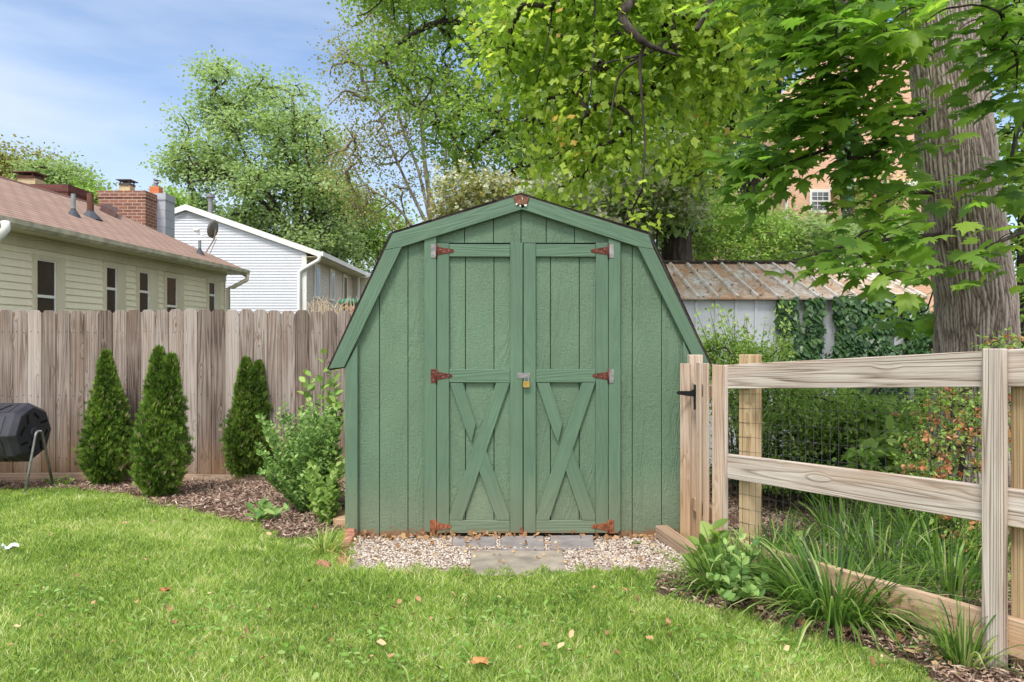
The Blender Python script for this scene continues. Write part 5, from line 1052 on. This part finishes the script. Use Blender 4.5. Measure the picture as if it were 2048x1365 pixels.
branch_mesh(mb, nodes, segs, cnt, .0022, 4, .5, .012); mb.build('branches', M['darkbark'], mt, smooth=True)
Cm = Cm[~((Cm[:, 0]*F/Cm[:, 1]+CX > 1580) & (Cm[:, 0]*F/Cm[:, 1]+CX < 1700) & ((EYE-Cm[:, 2])*F/Cm[:, 1]+CY > 350) & ((EYE-Cm[:, 2])*F/Cm[:, 1]+CY < 455))]; k = np.repeat(np.arange(len(Cm)), 10); n_ = len(k); off = rngm.normal(size=(n_, 3))*(.13, .13, .06); off[:, 2] -= .25*np.abs(off[:, 0])
Pp = Cm[k]+off; tip = norm(norm(off)*.5+np.array((-.75, -.25, -.45))+rdir(rngm, n_)*.5); nr = norm(np.array((-.25, -.35, 1))+rdir(rngm, n_)*.38); cr_ = rngm.random(len(Cm))
scatter('crown', MAPLE, Pp, tip, nr, np.stack([q_*.115*(.45+.9*rngm.random(n_)) for q_ in (.8+.35*rngm.random(n_), 1+0*off[:, 0], rngm.uniform(-.5, 2.6, n_))], -1), M['maple'], mt, np.clip(.5*rngm.random(n_)+.5*cr_[k], 0, 1))

# ------------------------------------------------------------------ shrubs at the tin shed, ivy
rng = np.random.default_rng(81)
def ivy_patch(label, cols, n_, seed):
    rng = np.random.default_rng(seed); t_ = thing('wall_ivy', label, 'ivy', P(cols[0][0], 900, 7.98), 'ivy climbing the tin shed wall'); Pp = []
    for (xa, xb, xc, xd, y0, y1, wgt) in cols:
        m = int(n_*wgt); f_ = rng.random(m); wob = 4*np.sin(f_*11+seed)+3*np.sin(f_*27+seed); lo = xa+(xc-xa)*f_+wob; hi_ = xb+(xd-xb)*f_+wob*.6
        xx = lo+(hi_-lo)*rng.beta(.9, .9, m); yy = y0+(y1-y0)*f_; Pp += [P(a, b, 8.06-.09*rng.random()) for a, b in zip(xx, yy)]
    Pp = np.array(Pp); m = len(Pp); scatter('foliage', IVY, Pp, np.array((0, -.25, -1.))+rdir(rng, m)*.55, np.array((0, -1, .35))+rdir(rng, m)*.5, rng.uniform(.05, .10, m), M['ivy'], t_, rng.random(m))
    mb = MB()
    for (xa, xb, xc, xd, y0, y1, wgt) in cols: mb.tube([P((xc+xd)/2, y1+120, 8.06), P((xc+xd)/2, y1, 8.07), P((xa+xb)/2+5, (y0+y1)/2, 8.07), P((xa+xb)/2, y0+20, 8.07)], .009, 5)
    mb.build('vine', M['twig'], t_); return t_
ivy_patch('leftmost ivy column on the tin shed wall, bending right toward its foot', [(1553, 1586, 1572, 1618, 594, 730, 1)], 620, 1)
ivy_patch('narrow upright ivy column second from the left on the tin shed wall', [(1616, 1648, 1610, 1638, 594, 730, 1)], 620, 2)
ivy_patch('wide dark ivy curtain on the right part of the tin shed wall', [(1672, 1800, 1700, 1775, 592, 700, 1), (1672, 1700, 1674, 1712, 600, 730, .3), (1690, 1800, 1700, 1860, 690, 900, 1.2)], 1700, 3)
ivy_patch('ivy patch at the tin shed corner beside the great trunk', [(1806, 1850, 1818, 1870, 594, 740, 1), (1830, 1870, 1780, 1880, 740, 900, .8)], 750, 4)
# airy privet with arching stems
def privet(name, label, base, tips, nl, size, mat, seed, group=None, spread=.03):
    rng = np.random.default_rng(seed); t_ = thing(name, label, 'shrub', base, group); mb = MB(); LP, LT = [], []
    for tp_ in tips:
        b = base+rng.normal(size=3)*(.12, .08, 0); m_ = (b+tp_)/2+np.array((0, 0, .10*np.linalg.norm(tp_-b)))*.8+rng.normal(size=3)*.04; pts = [(1-f)**2*b+2*f*(1-f)*m_+f*f*tp_ for f in np.linspace(0, 1, 9)]
        mb.tube(pts, list(np.linspace(.006, .0015, 9)), 4)
        for _ in range(nl): f = rng.uniform(.12, 1); p = (1-f)**2*b+2*f*(1-f)*m_+f*f*tp_; LP.append(p+rng.normal(size=3)*spread); LT.append(norm(tp_-b)*.6+rdir(rng, 1)[0])
    mb.build('stem', M['darkbark'], t_, smooth=True); n_ = len(LP); scatter('foliage', LEAF, np.array(LP), np.array(LT), np.array((0, -.3, .8))+rdir(rng, n_)*.7, rng.uniform(.7, 1.4, n_)*size, M[mat], t_, rng.random(n_)); return t_
gb0 = GP(1500, 930)
rr = np.random.default_rng(5)
privet('privet_bush', 'airy privet with thin arching light green sprays in front of the tin shed', np.array((2.45, 6.95, -.11)), [P(rr.uniform(1385, 1600), rr.choice([rr.uniform(600, 660), rr.uniform(640, 720)]), rr.uniform(6.5, 7.4)) for _ in range(46)], 55, .045, 'fresh', 83)
shrub('privet_bush', 'dense dark green small leaved bush filling the corner behind the rail fence', P(1560, 960, 6.2), [B(1540, 800, 6.2, 75, 65, .4), B(1620, 820, 6.2, 70, 55, .35), B(1560, 860, 6.0, 90, 45, .3), B(1480, 790, 6.4, 60, 70, .3), B(1440, 730, 6.8, 60, 60, .3), B(1520, 730, 6.7, 60, 50, .3), B(1690, 860, 6.2, 60, 35, .3)], 240, 85, .075, .04, LEAF, 'darkleaf', 84, None, r0=.002)
shrub('laurel_shrub', 'mid green leafy shrub before the chain link fence', P(1720, 960, 6.1), [B(1710, 815, 6.1, 38, 38, .2), B(1740, 850, 6.0, 55, 35, .25), B(1790, 845, 6.0, 50, 35, .25), B(1680, 870, 6, 50, 30, .2), B(1860, 840, 6.2, 60, 60, .3)], 90, 32, .085, .075, LEAF, 'darkleaf', 85, None, r0=.002)
shrub('spreading_shrub', 'low dark spreading shrub over bare soil behind the far fence post', P(1560, 1010, 5.6), [B(1530, 945, 5.6, 45, 22, .2), B(1600, 950, 5.5, 45, 22, .2), B(1660, 960, 5.4, 40, 20, .2), B(1740, 965, 5.2, 50, 22, .2), B(1830, 960, 5.0, 40, 22, .2)], 90, 40, .06, .04, LEAF, 'darkleaf', 90, None, r0=.0015)
shrub('seedling', 'young pale leafed seedling beside the middle rail', P(1722, 1000, 5.2), [B(1722, 912, 5.2, 14, 12, .06), B(1735, 925, 5.2, 16, 10, .06), B(1700, 930, 5.2, 14, 10, .06)], 12, 6, .045, .075, OVAL, 'fresh', 86, None, r0=.0018)
shrub('hosta_plant', 'broad leaved green plant drooping between the laurel and the azalea', P(1790, 980, 5.4), [B(1770, 900, 5.4, 32, 18, .12), B(1800, 890, 5.4, 35, 22, .12), B(1830, 870, 5.5, 35, 28, .12)], 26, 6, .07, .13, OVAL, 'darkleaf', 87, None, r0=.002)
def az_flowers(n):
    def f(C, t_, rng):
        k = rng.choice(len(C), n); m = 7; c = C[k]+rng.normal(size=(n, 3))*.05; c[:, 1] -= .04; Pp = np.repeat(c, m, 0)+rng.normal(size=(n*m, 3))*.014
        scatter('flowers', CARD, Pp, rdir(rng, n*m), rdir(rng, n*m), rng.uniform(.016, .034, n*m), M['orange'], t_, np.repeat(rng.random(n), m)*.7+rng.random(n*m)*.3)
    return f
shrub('azalea_bush', 'azalea with fading orange flowers behind the middle rail, by the near post', P(1900, 1090, 4.15), [B(1890, 820, 4.4, 55, 38, .2), B(1930, 800, 4.3, 40, 45, .2), B(1870, 880, 4.3, 50, 45, .2), B(1930, 900, 4.2, 50, 60, .22), B(1850, 935, 4.2, 40, 28, .15), B(1900, 1000, 4.1, 60, 40, .2), B(1920, 1070, 4.0, 45, 35, .15), B(2030, 690, 3.9, 40, 25, .15), B(1975, 690, 4.2, 22, 16, .1), B(2050, 850, 4.1, 40, 80, .2)], 230, 15, .05, .035, LEAF, 'fresh', 88, None, az_flowers(150), r0=.0015)
shrub('groundcover_shrub', 'low dark leafed cover along the chain link fence', P(1600, 960, 6.5), [B(1500, 930, 6.3, 60, 25, .3), B(1600, 920, 6.3, 80, 30, .3), B(1700, 910, 6.4, 80, 40, .3), B(1840, 900, 6.6, 90, 60, .3), B(1980, 880, 6.8, 90, 90, .3), B(1650, 780, 7.4, 110, 60, .2), B(1900, 740, 7.2, 90, 90, .3)], 300, 60, .10, .06, LEAF, 'ivy', 89, None, r0=.0015)
# strap leaved clumps
def straps(name, label, c, n_, L, wd, seed, group, mat='strap', lean=(0, 0), spread=.09, upk=1.0, cat='plant'):
    rng = np.random.default_rng(seed); c = np.asarray(c, float); t_ = thing(name, label, cat, c, group); az = rng.random(n_)*2*math.pi; el = np.radians(rng.uniform(38, 88, n_))*upk; Ls = L*rng.uniform(.55, 1.15, n_); K = 7
    d = np.stack([np.cos(az)*np.cos(el)+lean[0], np.sin(az)*np.cos(el)+lean[1], np.sin(el)], -1); d = norm(d); side = norm(np.cross(d, (0, 0, 1.)+rdir(rng, n_)*.25)); p = c+np.stack([np.cos(az), np.sin(az), 0*az], -1)*(spread*np.sqrt(rng.random(n_)))[:, None]
    p[:, 2] = gz(p[:, 0], p[:, 1])-.01; droop = rng.uniform(1.2, 3.6, n_); V = []; q_ = p.copy(); dd = d.copy()
    for i in range(K):
        f = i/(K-1); w_ = wd*(.75+.5*f)*(1-f**3.5)+.0004; V.append(np.stack([q_-side*w_[..., None] if np.ndim(w_) else q_-side*w_, q_+side*w_], 1)); q_ = q_+dd*(Ls/(K-1))[:, None]; dd = norm(dd+np.array((0, 0, -1.))*(droop/(K-1)*(.25+1.1*f))[:, None])
        q_[:, 2] = np.maximum(q_[:, 2], gz(q_[:, 0], q_[:, 1])+.006)
    V = np.concatenate(V, 1); idx = np.array([(2*i, 2*i+1, 2*i+3, 2*i+2) for i in range(K-1)]); Tq = idx[None]+(np.arange(n_)*2*K)[:, None, None]
    np_mesh('leaves', V.reshape(-1, 3), Tq.reshape(-1, 4), M[mat], t_, np.repeat(rng.random(n_), 2*K), True); return t_
G1 = 'strap leaved clumps in front of the rail fence'
straps('liriope_clump', 'largest arching strap leaved clump, in front of the bottom rail', GP(1668, 1235), 520, .46, .0045, 1, G1, spread=.15, upk=.80)
straps('liriope_clump', 'pale edged strap clump sprawling over the gravel corner left of the sapling', GP(1435, 1185), 190, .34, .0042, 2, G1, lean=(-.3, -.15), spread=.10)
straps('liriope_clump', 'upright strap clump between the sapling and the bottom rail', GP(1520, 1165), 170, .32, .0048, 3, G1, spread=.10, upk=1.05)
straps('liriope_clump', 'small strap clump at the foot of the near facing board', GP(1925, 1335), 90, .26, .004, 4, G1, spread=.05, upk=1.05)
straps('liriope_clump', 'strap clump right of the largest one, against the bottom rail', GP(1790, 1240), 150, .32, .0045, 44, G1, spread=.12)
G2 = 'strap leaved clumps behind the rail fence'
for i, (a, b, n_, L, lb) in enumerate([(1640, 1010, 260, .40, 'dark grassy clump farthest left behind the fence mesh'), (1560, 1120, 150, .3, 'strap clump just behind the mesh next to the bare soil'), (1690, 1090, 240, .38, 'tall strap clump behind the mesh left of centre'), (1800, 1080, 240, .38, 'strap clump behind the mesh at the middle of the bay'), (1870, 1130, 260, .40, 'strap clump behind the mesh below the orange flowers'), (1760, 1150, 240, .36, 'strap clump behind the mesh over the bottom rail'), (1940, 1120, 200, .36, 'strap clump behind the mesh close to the near post'), (1640, 1180, 160, .3, 'low strap clump behind the mesh at the left bottom rail'), (1900, 1190, 200, .34, 'front strap clump behind the mesh beside the near post')]):
    straps('liriope_clump', lb, GP(a, b), n_, L, .0048, 10+i, G2, spread=.17)
straps('grass_tuft', 'bright fine grass tuft growing over the brick edging', GP(652, 1108), 260, .19, .0017, 31, None, 'grass', spread=.06, upk=1.05, lean=(.12, 0))
# sapling near the gate
def leafy(name, label, base, stems, nl, size, tpl, mat, seed, smat='stem', cat='plant', group=None, rr_=.004, f0=.15, nup=(0, -.4, .8)):
    rng = np.random.default_rng(seed); base = np.asarray(base, float); t_ = thing(name, label, cat, base, group); mb = MB(); LP, LT = [], []
    for tp_ in stems:
        b = base+rng.normal(size=3)*(.02, .02, 0); m_ = (b+tp_)/2+rng.normal(size=3)*.03; pts = [(1-f)**2*b+2*f*(1-f)*m_+f*f*tp_ for f in np.linspace(0, 1, 8)]; mb.tube(pts, list(np.linspace(rr_, rr_*.35, 8)), 5); az = rng.random()*6.28
        for i in range(nl):
            f = f0+(1-f0)*(i+.5)/nl; p = (1-f)**2*b+2*f*(1-f)*m_+f*f*tp_; az += 2.4; LP.append(p); LT.append(np.array((math.cos(az), math.sin(az)*.8, .35+.4*f)))
    mb.build('stem', M[smat], t_, smooth=True); n_ = len(LP); sz = rng.uniform(.75, 1.2, n_)*size
    scatter('foliage', tpl, np.array(LP), np.array(LT)+rdir(rng, n_)*.25, np.array(nup)+rdir(rng, n_)*.45, sz, M[mat], t_, rng.random(n_), smooth=False); return t_
b_ = GP(1480, 1195); Ds = b_[1]
leafy('sapling', 'oval leafed sapling standing in front of the gate among strap leaves', b_, [P(1478+d_, 1062+e_, Ds-.05*i) for i, (d_, e_) in enumerate([(0, 0), (-50, 60), (45, 70), (-30, 25), (30, 30), (-60, 100), (60, 100), (-15, 90), (20, 120), (5, 50), (40, 130), (-35, 130)])], 17, .052, OVAL, 'bluegreen', 91)
b_ = GP(1425, 1150); leafy('poke_plant', 'broad dark leaves poking up behind the sapling by the gate', b_, [P(1400, 1085, b_[1]), P(1430, 1055, b_[1]), P(1445, 1075, b_[1]), P(1415, 1100, b_[1])], 7, .11, OVAL, 'darkleaf', 92)
b_ = GP(1575, 1130); leafy('yellow_weed', 'single yellow green rounded leaves between the strap clumps', b_, [P(1585, 1075, b_[1]), P(1570, 1095, b_[1]), P(1600, 1100, b_[1])], 3, .09, OVAL, 'fresh', 93)
# ------------------------------------------------------------------ arborvitae, left bush
def arbor(label, px, ytop, ybase, wpx, seed, tops):
    rng = np.random.default_rng(seed); g = GP(px, ybase); D = g[1]; t_ = thing('arborvitae', label, 'shrub', g, 'young arborvitae along the privacy fence'); zt_ = EYE-(ytop-CY)/F*D; H = zt_-g[2]; W = wpx/2*D/F
    mb = MB()
    for dx, hh in tops: mb.tube([g+(0, 0, -.03), g+(dx*.3, 0, H*.4), g+(dx, 0, H*hh*.93)], [.02, .012, .004], 6)
    mb.build('trunk', M['bark'], t_, smooth=True)
    n_ = 13000; f = rng.random(n_)**.85; which = rng.integers(0, len(tops), n_); a = rng.random(n_)*2*math.pi
    prof = .90*np.interp(f, [0, .06, .2, .35, .6, .8, .93, 1], [.45, .7, .98, 1, .84, .55, .28, .04])
    lump = 1+.12*np.sin(3*a+f*17+seed)+.10*np.sin(5*a-f*31)+.11*np.sin(8*a+f*53)+.10*np.sin(13*a-f*97)
    rr_ = W*prof*lump*(1-.5*rng.random(n_)**1.7)*(1+.24*rng.random(n_)*(rng.random(n_) < .12)); tx = np.array([t[0] for t in tops])[which]; th_ = np.array([t[1] for t in tops])[which]
    narrow = 1-(.34 if len(tops) > 1 else 0)*np.clip((f-.25)/.5, 0, 1)
    Pp = g+np.stack([tx*np.clip((f-.3)/.7, 0, 1)+np.cos(a)*rr_*narrow, np.sin(a)*rr_*narrow, .02+H*f*np.where(f > .5, .5+(f-.5)*0+ (f-.5)*(th_-.5)/.5, f)/np.where(f > 0, np.where(f > .5, f, f), 1)], -1)
    Pp[:, 2] = g[2]+.02+H*np.where(f > .5, .5+(f-.5)*(th_-.5)/.5, f)
    out = np.stack([np.cos(a), np.sin(a), 0*a], -1); tip = out*.55+np.array((0, 0, .95))+rdir(rng, n_)*.6; nr = np.cross(out, (0, 0, 1))*1.0+rdir(rng, n_)*.8+out*.4
    brown = (rng.random(n_) < .09)+0.0; r_ = np.clip(rng.random(n_)*.75+.15*np.sin(a*2+f*9)+brown*.5, 0, 1)
    scatter('foliage', SPRAY, Pp, tip, nr, rng.uniform(.025, .06, n_), M['arbor'], t_, r_)
arbor('leftmost arborvitae, single pointed top, beside the compost tumbler', 213, 710, 972, 90, 101, [(0.0, 1.0), (.10, .74)])
arbor('middle arborvitae, tallest and nearest the lawn, with twin tips', 322, 704, 996, 100, 102, [(-.02, 1.0), (.10, .95)])
arbor('right arborvitae, shorter and broad, with a blunt double top', 498, 724, 962, 92, 103, [(-.035, 1.0), (.10, .97)])
b_ = GP(652, 1020)
rr = np.random.default_rng(9)
leafy('leafy_shrub', 'tall light green stem with large pointed leaves against the left shed corner', b_, [P(rr.uniform(600, 690), rr.uniform(740, 960), b_[1]+rr.uniform(-.15, .25)) for _ in range(26)]+[P(645, 700, b_[1]), P(670, 735, b_[1]+.1), P(622, 745, b_[1]), P(640, 760, b_[1])], 15, .085, OVAL, 'fresh', 111, cat='shrub')
b_ = GP(615, 1030)
leafy('false_indigo', 'sprawling blue green bush with small leaves left of the shed', b_, [P(rr.uniform(515, 690), rr.uniform(800, 960), b_[1]+rr.uniform(-.3, .35)) for _ in range(110)], 48, .042, OVAL, 'bluegreen', 112, cat='shrub', rr_=.003, f0=.1)
b_ = GP(655, 1055)
leafy('ground_bush', 'dark green toothed leaves low at the left shed corner', b_, [P(rr.uniform(610, 690), rr.uniform(900, 1020), b_[1]+rr.uniform(-.1, .3)) for _ in range(34)], 14, .055, OVAL, 'darkleaf', 113, cat='shrub', rr_=.002)
b_ = GP(528, 1045); leafy('hellebore', 'low plant with silvery green leaves on the mulch edge', b_, [P(500, 1018, b_[1]), P(520, 1008, b_[1]), P(545, 1015, b_[1]), P(560, 1025, b_[1]-.1), P(510, 1030, b_[1]-.1), P(580, 1012, b_[1])], 5, .085, OVAL, 'bluegreen', 114)
b_ = GP(125, 975); leafy('bramble', 'small leafy bramble by the fence foot right of the tumbler', b_, [P(110, 955, b_[1]), P(130, 950, b_[1]), P(90, 962, b_[1]), P(145, 960, b_[1])], 5, .06, OVAL, 'darkleaf', 115)
# bare twigs and dry stalks
mb = MB(); rr = np.random.default_rng(12)
for _ in range(26):
    a = GP(rr.uniform(580, 685), rr.uniform(1000, 1065)); L = rr.uniform(.1, .4); d = norm(np.array((rr.normal(), rr.normal()*.6, rr.uniform(.1, .8)))); mb.tube([a, a+d*L*.5+(0, 0, .03), a+d*L+rr.normal(size=3)*.03], [.0028, .002, .001], 4)
t_ = thing('dry_twigs', 'tangle of pale bare twigs under the bush left of the shed', 'twigs', GP(640, 1040)); mb.build('twig', M['twig'], t_)
mb = MB()
for _ in range(5):
    a = GP(rr.uniform(380, 410), 968); mb.tube([a, a+(rr.normal()*.04, 0, .12), a+(rr.normal()*.1, 0, rr.uniform(.2, .33))], [.004, .003, .0012], 4)
t_ = thing('dead_sapling', 'small bare dead stem between the middle and right arborvitae', 'plant', GP(395, 970)); mb.build('stem', M['twig'], t_)
mb = MB()
for i in range(60):
    px = rr.uniform(618, 735); h = rr.uniform(4, 26); D = 9+rr.uniform(-.3, .3); a = P(px, 640, D); mb.tube([a, P(px+rr.normal()*4, 622-h*.4, D), P(px+rr.normal()*9, 617-h, D)], [.006, .006, .003], 4)
t_ = thing('dry_stalks', 'dry straw coloured stalks showing just above the fence near the shed', 'plant', P(670, 800, 9)); mb.build('stem', simple('straw', (.55, .42, .28), .9), t_)
k = 60; c = np.stack([P(rr.uniform(690, 738), rr.uniform(604, 630), 8.6) for _ in range(k)]); t_ = thing('red_bush', 'pinkish red twiggy leaves peeping over the fence at the shed roof', 'shrub', P(715, 780, 8.6))
scatter('foliage', LEAF, c, rdir(rr, k), rdir(rr, k), rr.uniform(.03, .06, k), M['orange'], t_, rr.random(k)); mb = MB(); mb.tube([P(715, 780, 8.6), P(714, 620, 8.6)], .012, 5); mb.build('stem', M['darkbark'], t_)

# ------------------------------------------------------------------ lawn, mulch, gravel, litter
rng = np.random.default_rng(201)
def blades(name, n_, hmin, hmax, wd, mat, region, seed, bias=None):
    rng = np.random.default_rng(seed); pts = []
    D = np.sqrt(rng.uniform(0, 1, n_*2)*(7.3-.0)); D = 1.9+5.4*rng.random(n_*3)**1.0; X = rng.uniform(-.86, .86, n_*3)*D
    patch = np.sin(X*2.3+1)*np.sin(D*2.9)+.6*np.sin(X*5.7+D*3.1)
    m = region(X, D) & (rng.random(len(X)) < np.clip(.92+.10*patch, .3, 1)); X, D, patch = X[m][:n_], D[m][:n_], patch[m][:n_]; n_ = len(X)
    z = gz(X, D); base = np.stack([X, D, z-.004], -1); h = rng.uniform(hmin, hmax, n_)*(1+.22*patch)*(.8+.12*D/3); a = rng.random(n_)*2*math.pi
    h *= np.where(rng.random(n_) < .06, 1.5, 1); lean = np.stack([np.cos(a), np.sin(a), 0*a], -1)*(h*rng.uniform(.15, 1.35, n_))[:, None]; side = np.stack([-np.sin(a+rng.normal(size=n_)*.9), np.cos(a+rng.normal(size=n_)*.9), 0*a], -1)*(wd*rng.uniform(.7, 1.3, n_)*(.75+.12*D))[:, None]
    up_ = np.zeros((n_, 3)); up_[:, 2] = h
    v = np.stack([base-side*.7, base+side*.7, base+up_*.55+lean*.3+side, base+up_*.55+lean*.3-side, base+up_*.95+lean], 1)
    T_ = np.concatenate([np.array([(0, 1, 2), (0, 2, 3), (3, 2, 4)])[None]+(np.arange(n_)*5)[:, None, None]]).reshape(-1, 3)
    thatch = np.sin(X*11+3*np.sin(D*7))*np.sin(D*13+2*np.sin(X*9+1)); r_ = np.clip(rng.random(n_)**1.15*.82+.07*patch+(rng.random(n_) < .05)*.4+np.clip(thatch-.55, 0, 1)*.75*rng.random(n_), 0, 1)
    return tag(np_mesh(name, v.reshape(-1, 3), T_, M[mat], None, np.repeat(r_, 5)), kind='stuff')
isl = lambda x, y: (zone(x, y) == 0) & (y < 7.2)
def lawn_or_edge(x, y): j = .05; return isl(x+.04*np.sin(y*31), y+.05*np.sin(x*27)+.04*np.sin(x*61))
blades('grass', 430000, .016, .046, .0013, 'grass', lawn_or_edge, 202)
# clover and small broad weeds
def in_px(n_, rng, x0, x1, y0, y1): return np.array([GP(a, b) for a, b in zip(rng.uniform(x0, x1, n_), rng.uniform(y0, y1, n_))])
w1 = in_px(95, rng, 40, 1900, 1180, 1365); w1 = w1[isl(w1[:, 0], w1[:, 1])]
k = np.repeat(np.arange(len(w1)), 12); n_ = len(k); off = rng.normal(size=(n_, 3))*(.11, .09, 0); Pp = w1[k]+off*(.5+1.1*rng.random(n_))[:, None]; Pp[:, 2] = gz(Pp[:, 0], Pp[:, 1])+rng.uniform(.022, .05, n_)
tag(scatter('clover', OVAL, Pp, rdir(rng, n_)*(1, 1, .2), np.array((0, 0, 1))+rdir(rng, n_)*.4, rng.uniform(.012, .036, n_), M['weed'], None, rng.random(n_)), kind='stuff')
# dead leaves on the lawn
n_ = 150; Pp = in_px(n_, rng, 20, 1850, 1030, 1360); Pp = Pp[isl(Pp[:, 0], Pp[:, 1])]; n_ = len(Pp); Pp[:, 2] += .045
tag(scatter('fallen_leaves', ([(0,0,0),(.3,.3,.22),(.2,.8,.1),(0,1,.25),(-.28,.75,.12),(-.3,.3,.25),(0,.5,0)], [(0,1,6),(1,2,6),(2,3,6),(3,4,6),(4,5,6),(5,0,6)]), Pp, rdir(rng, n_)*(1, 1, .5), np.array((0, 0, 1))+rdir(rng, n_)*.7, rng.uniform(.015, .042, n_), M['deadleaf'], None, rng.random(n_)), kind='stuff')
def one_leaf(label, px, py, s, mat, seed):
    rng = np.random.default_rng(seed); c = GP(px, py)+(0, 0, .045); v = [(0, 0, 0)]; n = 14
    vs = []; 
    for ring, rr_ in ((1, .5), (2, 1)):
        for j in range(n): q = 2*math.pi*j/n; r__ = rr_*s*(1+.25*rng.normal()*(ring == 2)); vs.append((r__*math.cos(q), r__*.8*math.sin(q), .25*s*ring*abs(math.sin(q*2+seed))+rng.normal()*.08*s))
    vs = [(0, 0, 0)]+vs; fs = [(0, 1+j, 1+(j+1) % n) for j in range(n)]+[(1+j, 1+n+j, 1+n+(j+1) % n, 1+(j+1) % n) for j in range(n)]
    mb = MB(); mb.add([np.array(v)+c for v in vs], fs); o = mb.build('dead_leaf', mat, None, smooth=True); tag(o, label, 'leaf'); return o
one_leaf('crumpled orange brown leaf on the lawn at the bottom centre', 957, 1350, .034, simple('crisp_leaf', (.40, .20, .07), .8, 0, .4, 40), 1)
one_leaf('whitish scrap lying in the grass at the far left', 16, 1112, .05, simple('pale_scrap', (.72, .74, .70), .8), 2)
one_leaf('curled reddish leaf in the grass left of centre, near the bottom', 330, 1200, .03, simple('red_leaf', (.34, .15, .06), .8, 0, .4, 40), 3)
one_leaf('green dropped leaf lying flat on the gravel right of the pavers', 1272, 1102, .03, simple('dropped_leaf', (.13, .16, .05), .8), 4)
# bark chips
def chips(name, region, n_, zoff, smin, smax, mat, seed, box, tpl=None, nk=.5):
    rng = np.random.default_rng(seed); x = rng.uniform(box[0], box[1], n_); y = rng.uniform(box[2], box[3], n_); m = region(x, y); x, y = x[m], y[m]; k = len(x)
    Pp = np.stack([x, y, gz(x, y)+rng.uniform(0, zoff, k)], -1); return tag(scatter(name, tpl or STRIP, Pp, rdir(rng, k)*(1, 1, .35), np.array((0, 0, 1))+rdir(rng, k)*nk, rng.uniform(smin, smax, k), M[mat], None, rng.random(k)), kind='stuff')
wob = lambda x, y: (x+.05*np.sin(y*9)+.03*np.sin(y*23), y+.06*np.sin(x*8)+.03*np.sin(x*21))
bed = lambda x, y: (zone(*wob(x, y)) == 1) & (y < 7.3)
chips('bark_mulch', lambda x, y: bed(x, y) & (x < -.9), 110000, .03, .014, .05, 'chips', 211, (-6, -1.1, 4.6, 7.3), nk=.8)
chips('leaf_mulch', lambda x, y: bed(x, y) & (x > .8), 190000, .03, .012, .042, 'chips', 212, (.8, 4.2, 2.0, 7.3), nk=.8)
rb = in_px(260, rng, 1300, 1960, 1190, 1360); rb = rb[zone(rb[:, 0], rb[:, 1]) == 1]; k = len(rb); rb[:, 2] += .035
tag(scatter('dry_leaves', CARD, rb, rdir(rng, k)*(1, 1, .5), np.array((0, 0, 1))+rdir(rng, k)*.8, rng.uniform(.02, .05, k), M['deadleaf'], None, rng.random(k)), kind='stuff')
n_ = 330; x = rng.uniform(-1.1, 1.25, n_); y = 4.7-np.abs(rng.normal(size=n_))*.05; Pp = np.stack([x, y, gz(x, y)+rng.uniform(.005, .03, n_)], -1)
tag(scatter('leaf_litter', CARD, Pp, rdir(rng, n_), np.array((0, -.3, 1))+rdir(rng, n_)*.8, rng.uniform(.018, .05, n_), M['deadleaf'], None, rng.random(n_)*.6), kind='stuff')
n_ = 150; Pp = np.stack([rng.uniform(-1.15, 1.25, n_), rng.uniform(4.05, 4.6, n_), 0*np.arange(n_)], -1); Pp[:, 2] = gz(Pp[:, 0], Pp[:, 1])+.02
tag(scatter('leaf_litter', CARD, Pp, rdir(rng, n_), np.array((0, -.3, 1))+rdir(rng, n_)*.5, rng.uniform(.012, .035, n_), M['deadleaf'], None, rng.random(n_)), kind='stuff')
n_ = 30000; x = rng.uniform(-1.3, 1.4, n_); y = rng.uniform(3.8, 4.72, n_); m = zone(*wob(x, y)) == 2; x, y = x[m], y[m]; 
pav = [gpoly([(904, 1070), (993, 1070), (993, 1097), (903, 1096)]), gpoly([(1001, 1070), (1088, 1070), (1090, 1098), (1000, 1098)]), gpoly([(1100, 1069), (1188, 1069), (1190, 1096), (1100, 1097)]), gpoly([(943, 1101), (1126, 1101), (1134, 1150), (936, 1150)])]
for p_ in pav: m = ~inpoly(x, y, p_); x, y = x[m], y[m]
k = len(x); sz = np.stack([rng.uniform(.009, .02, k), rng.uniform(.009, .02, k), rng.uniform(.006, .012, k)], -1)
tag(scatter('gravel', (ICO_V, ICO_F), np.stack([x, y, gz(x, y)+rng.uniform(0, .012, k)], -1), rdir(rng, k)*(1, 1, .3), np.array((0, 0, 1))+rdir(rng, k)*.5, sz, M['stones'], None, rng.random(k)), kind='stuff')
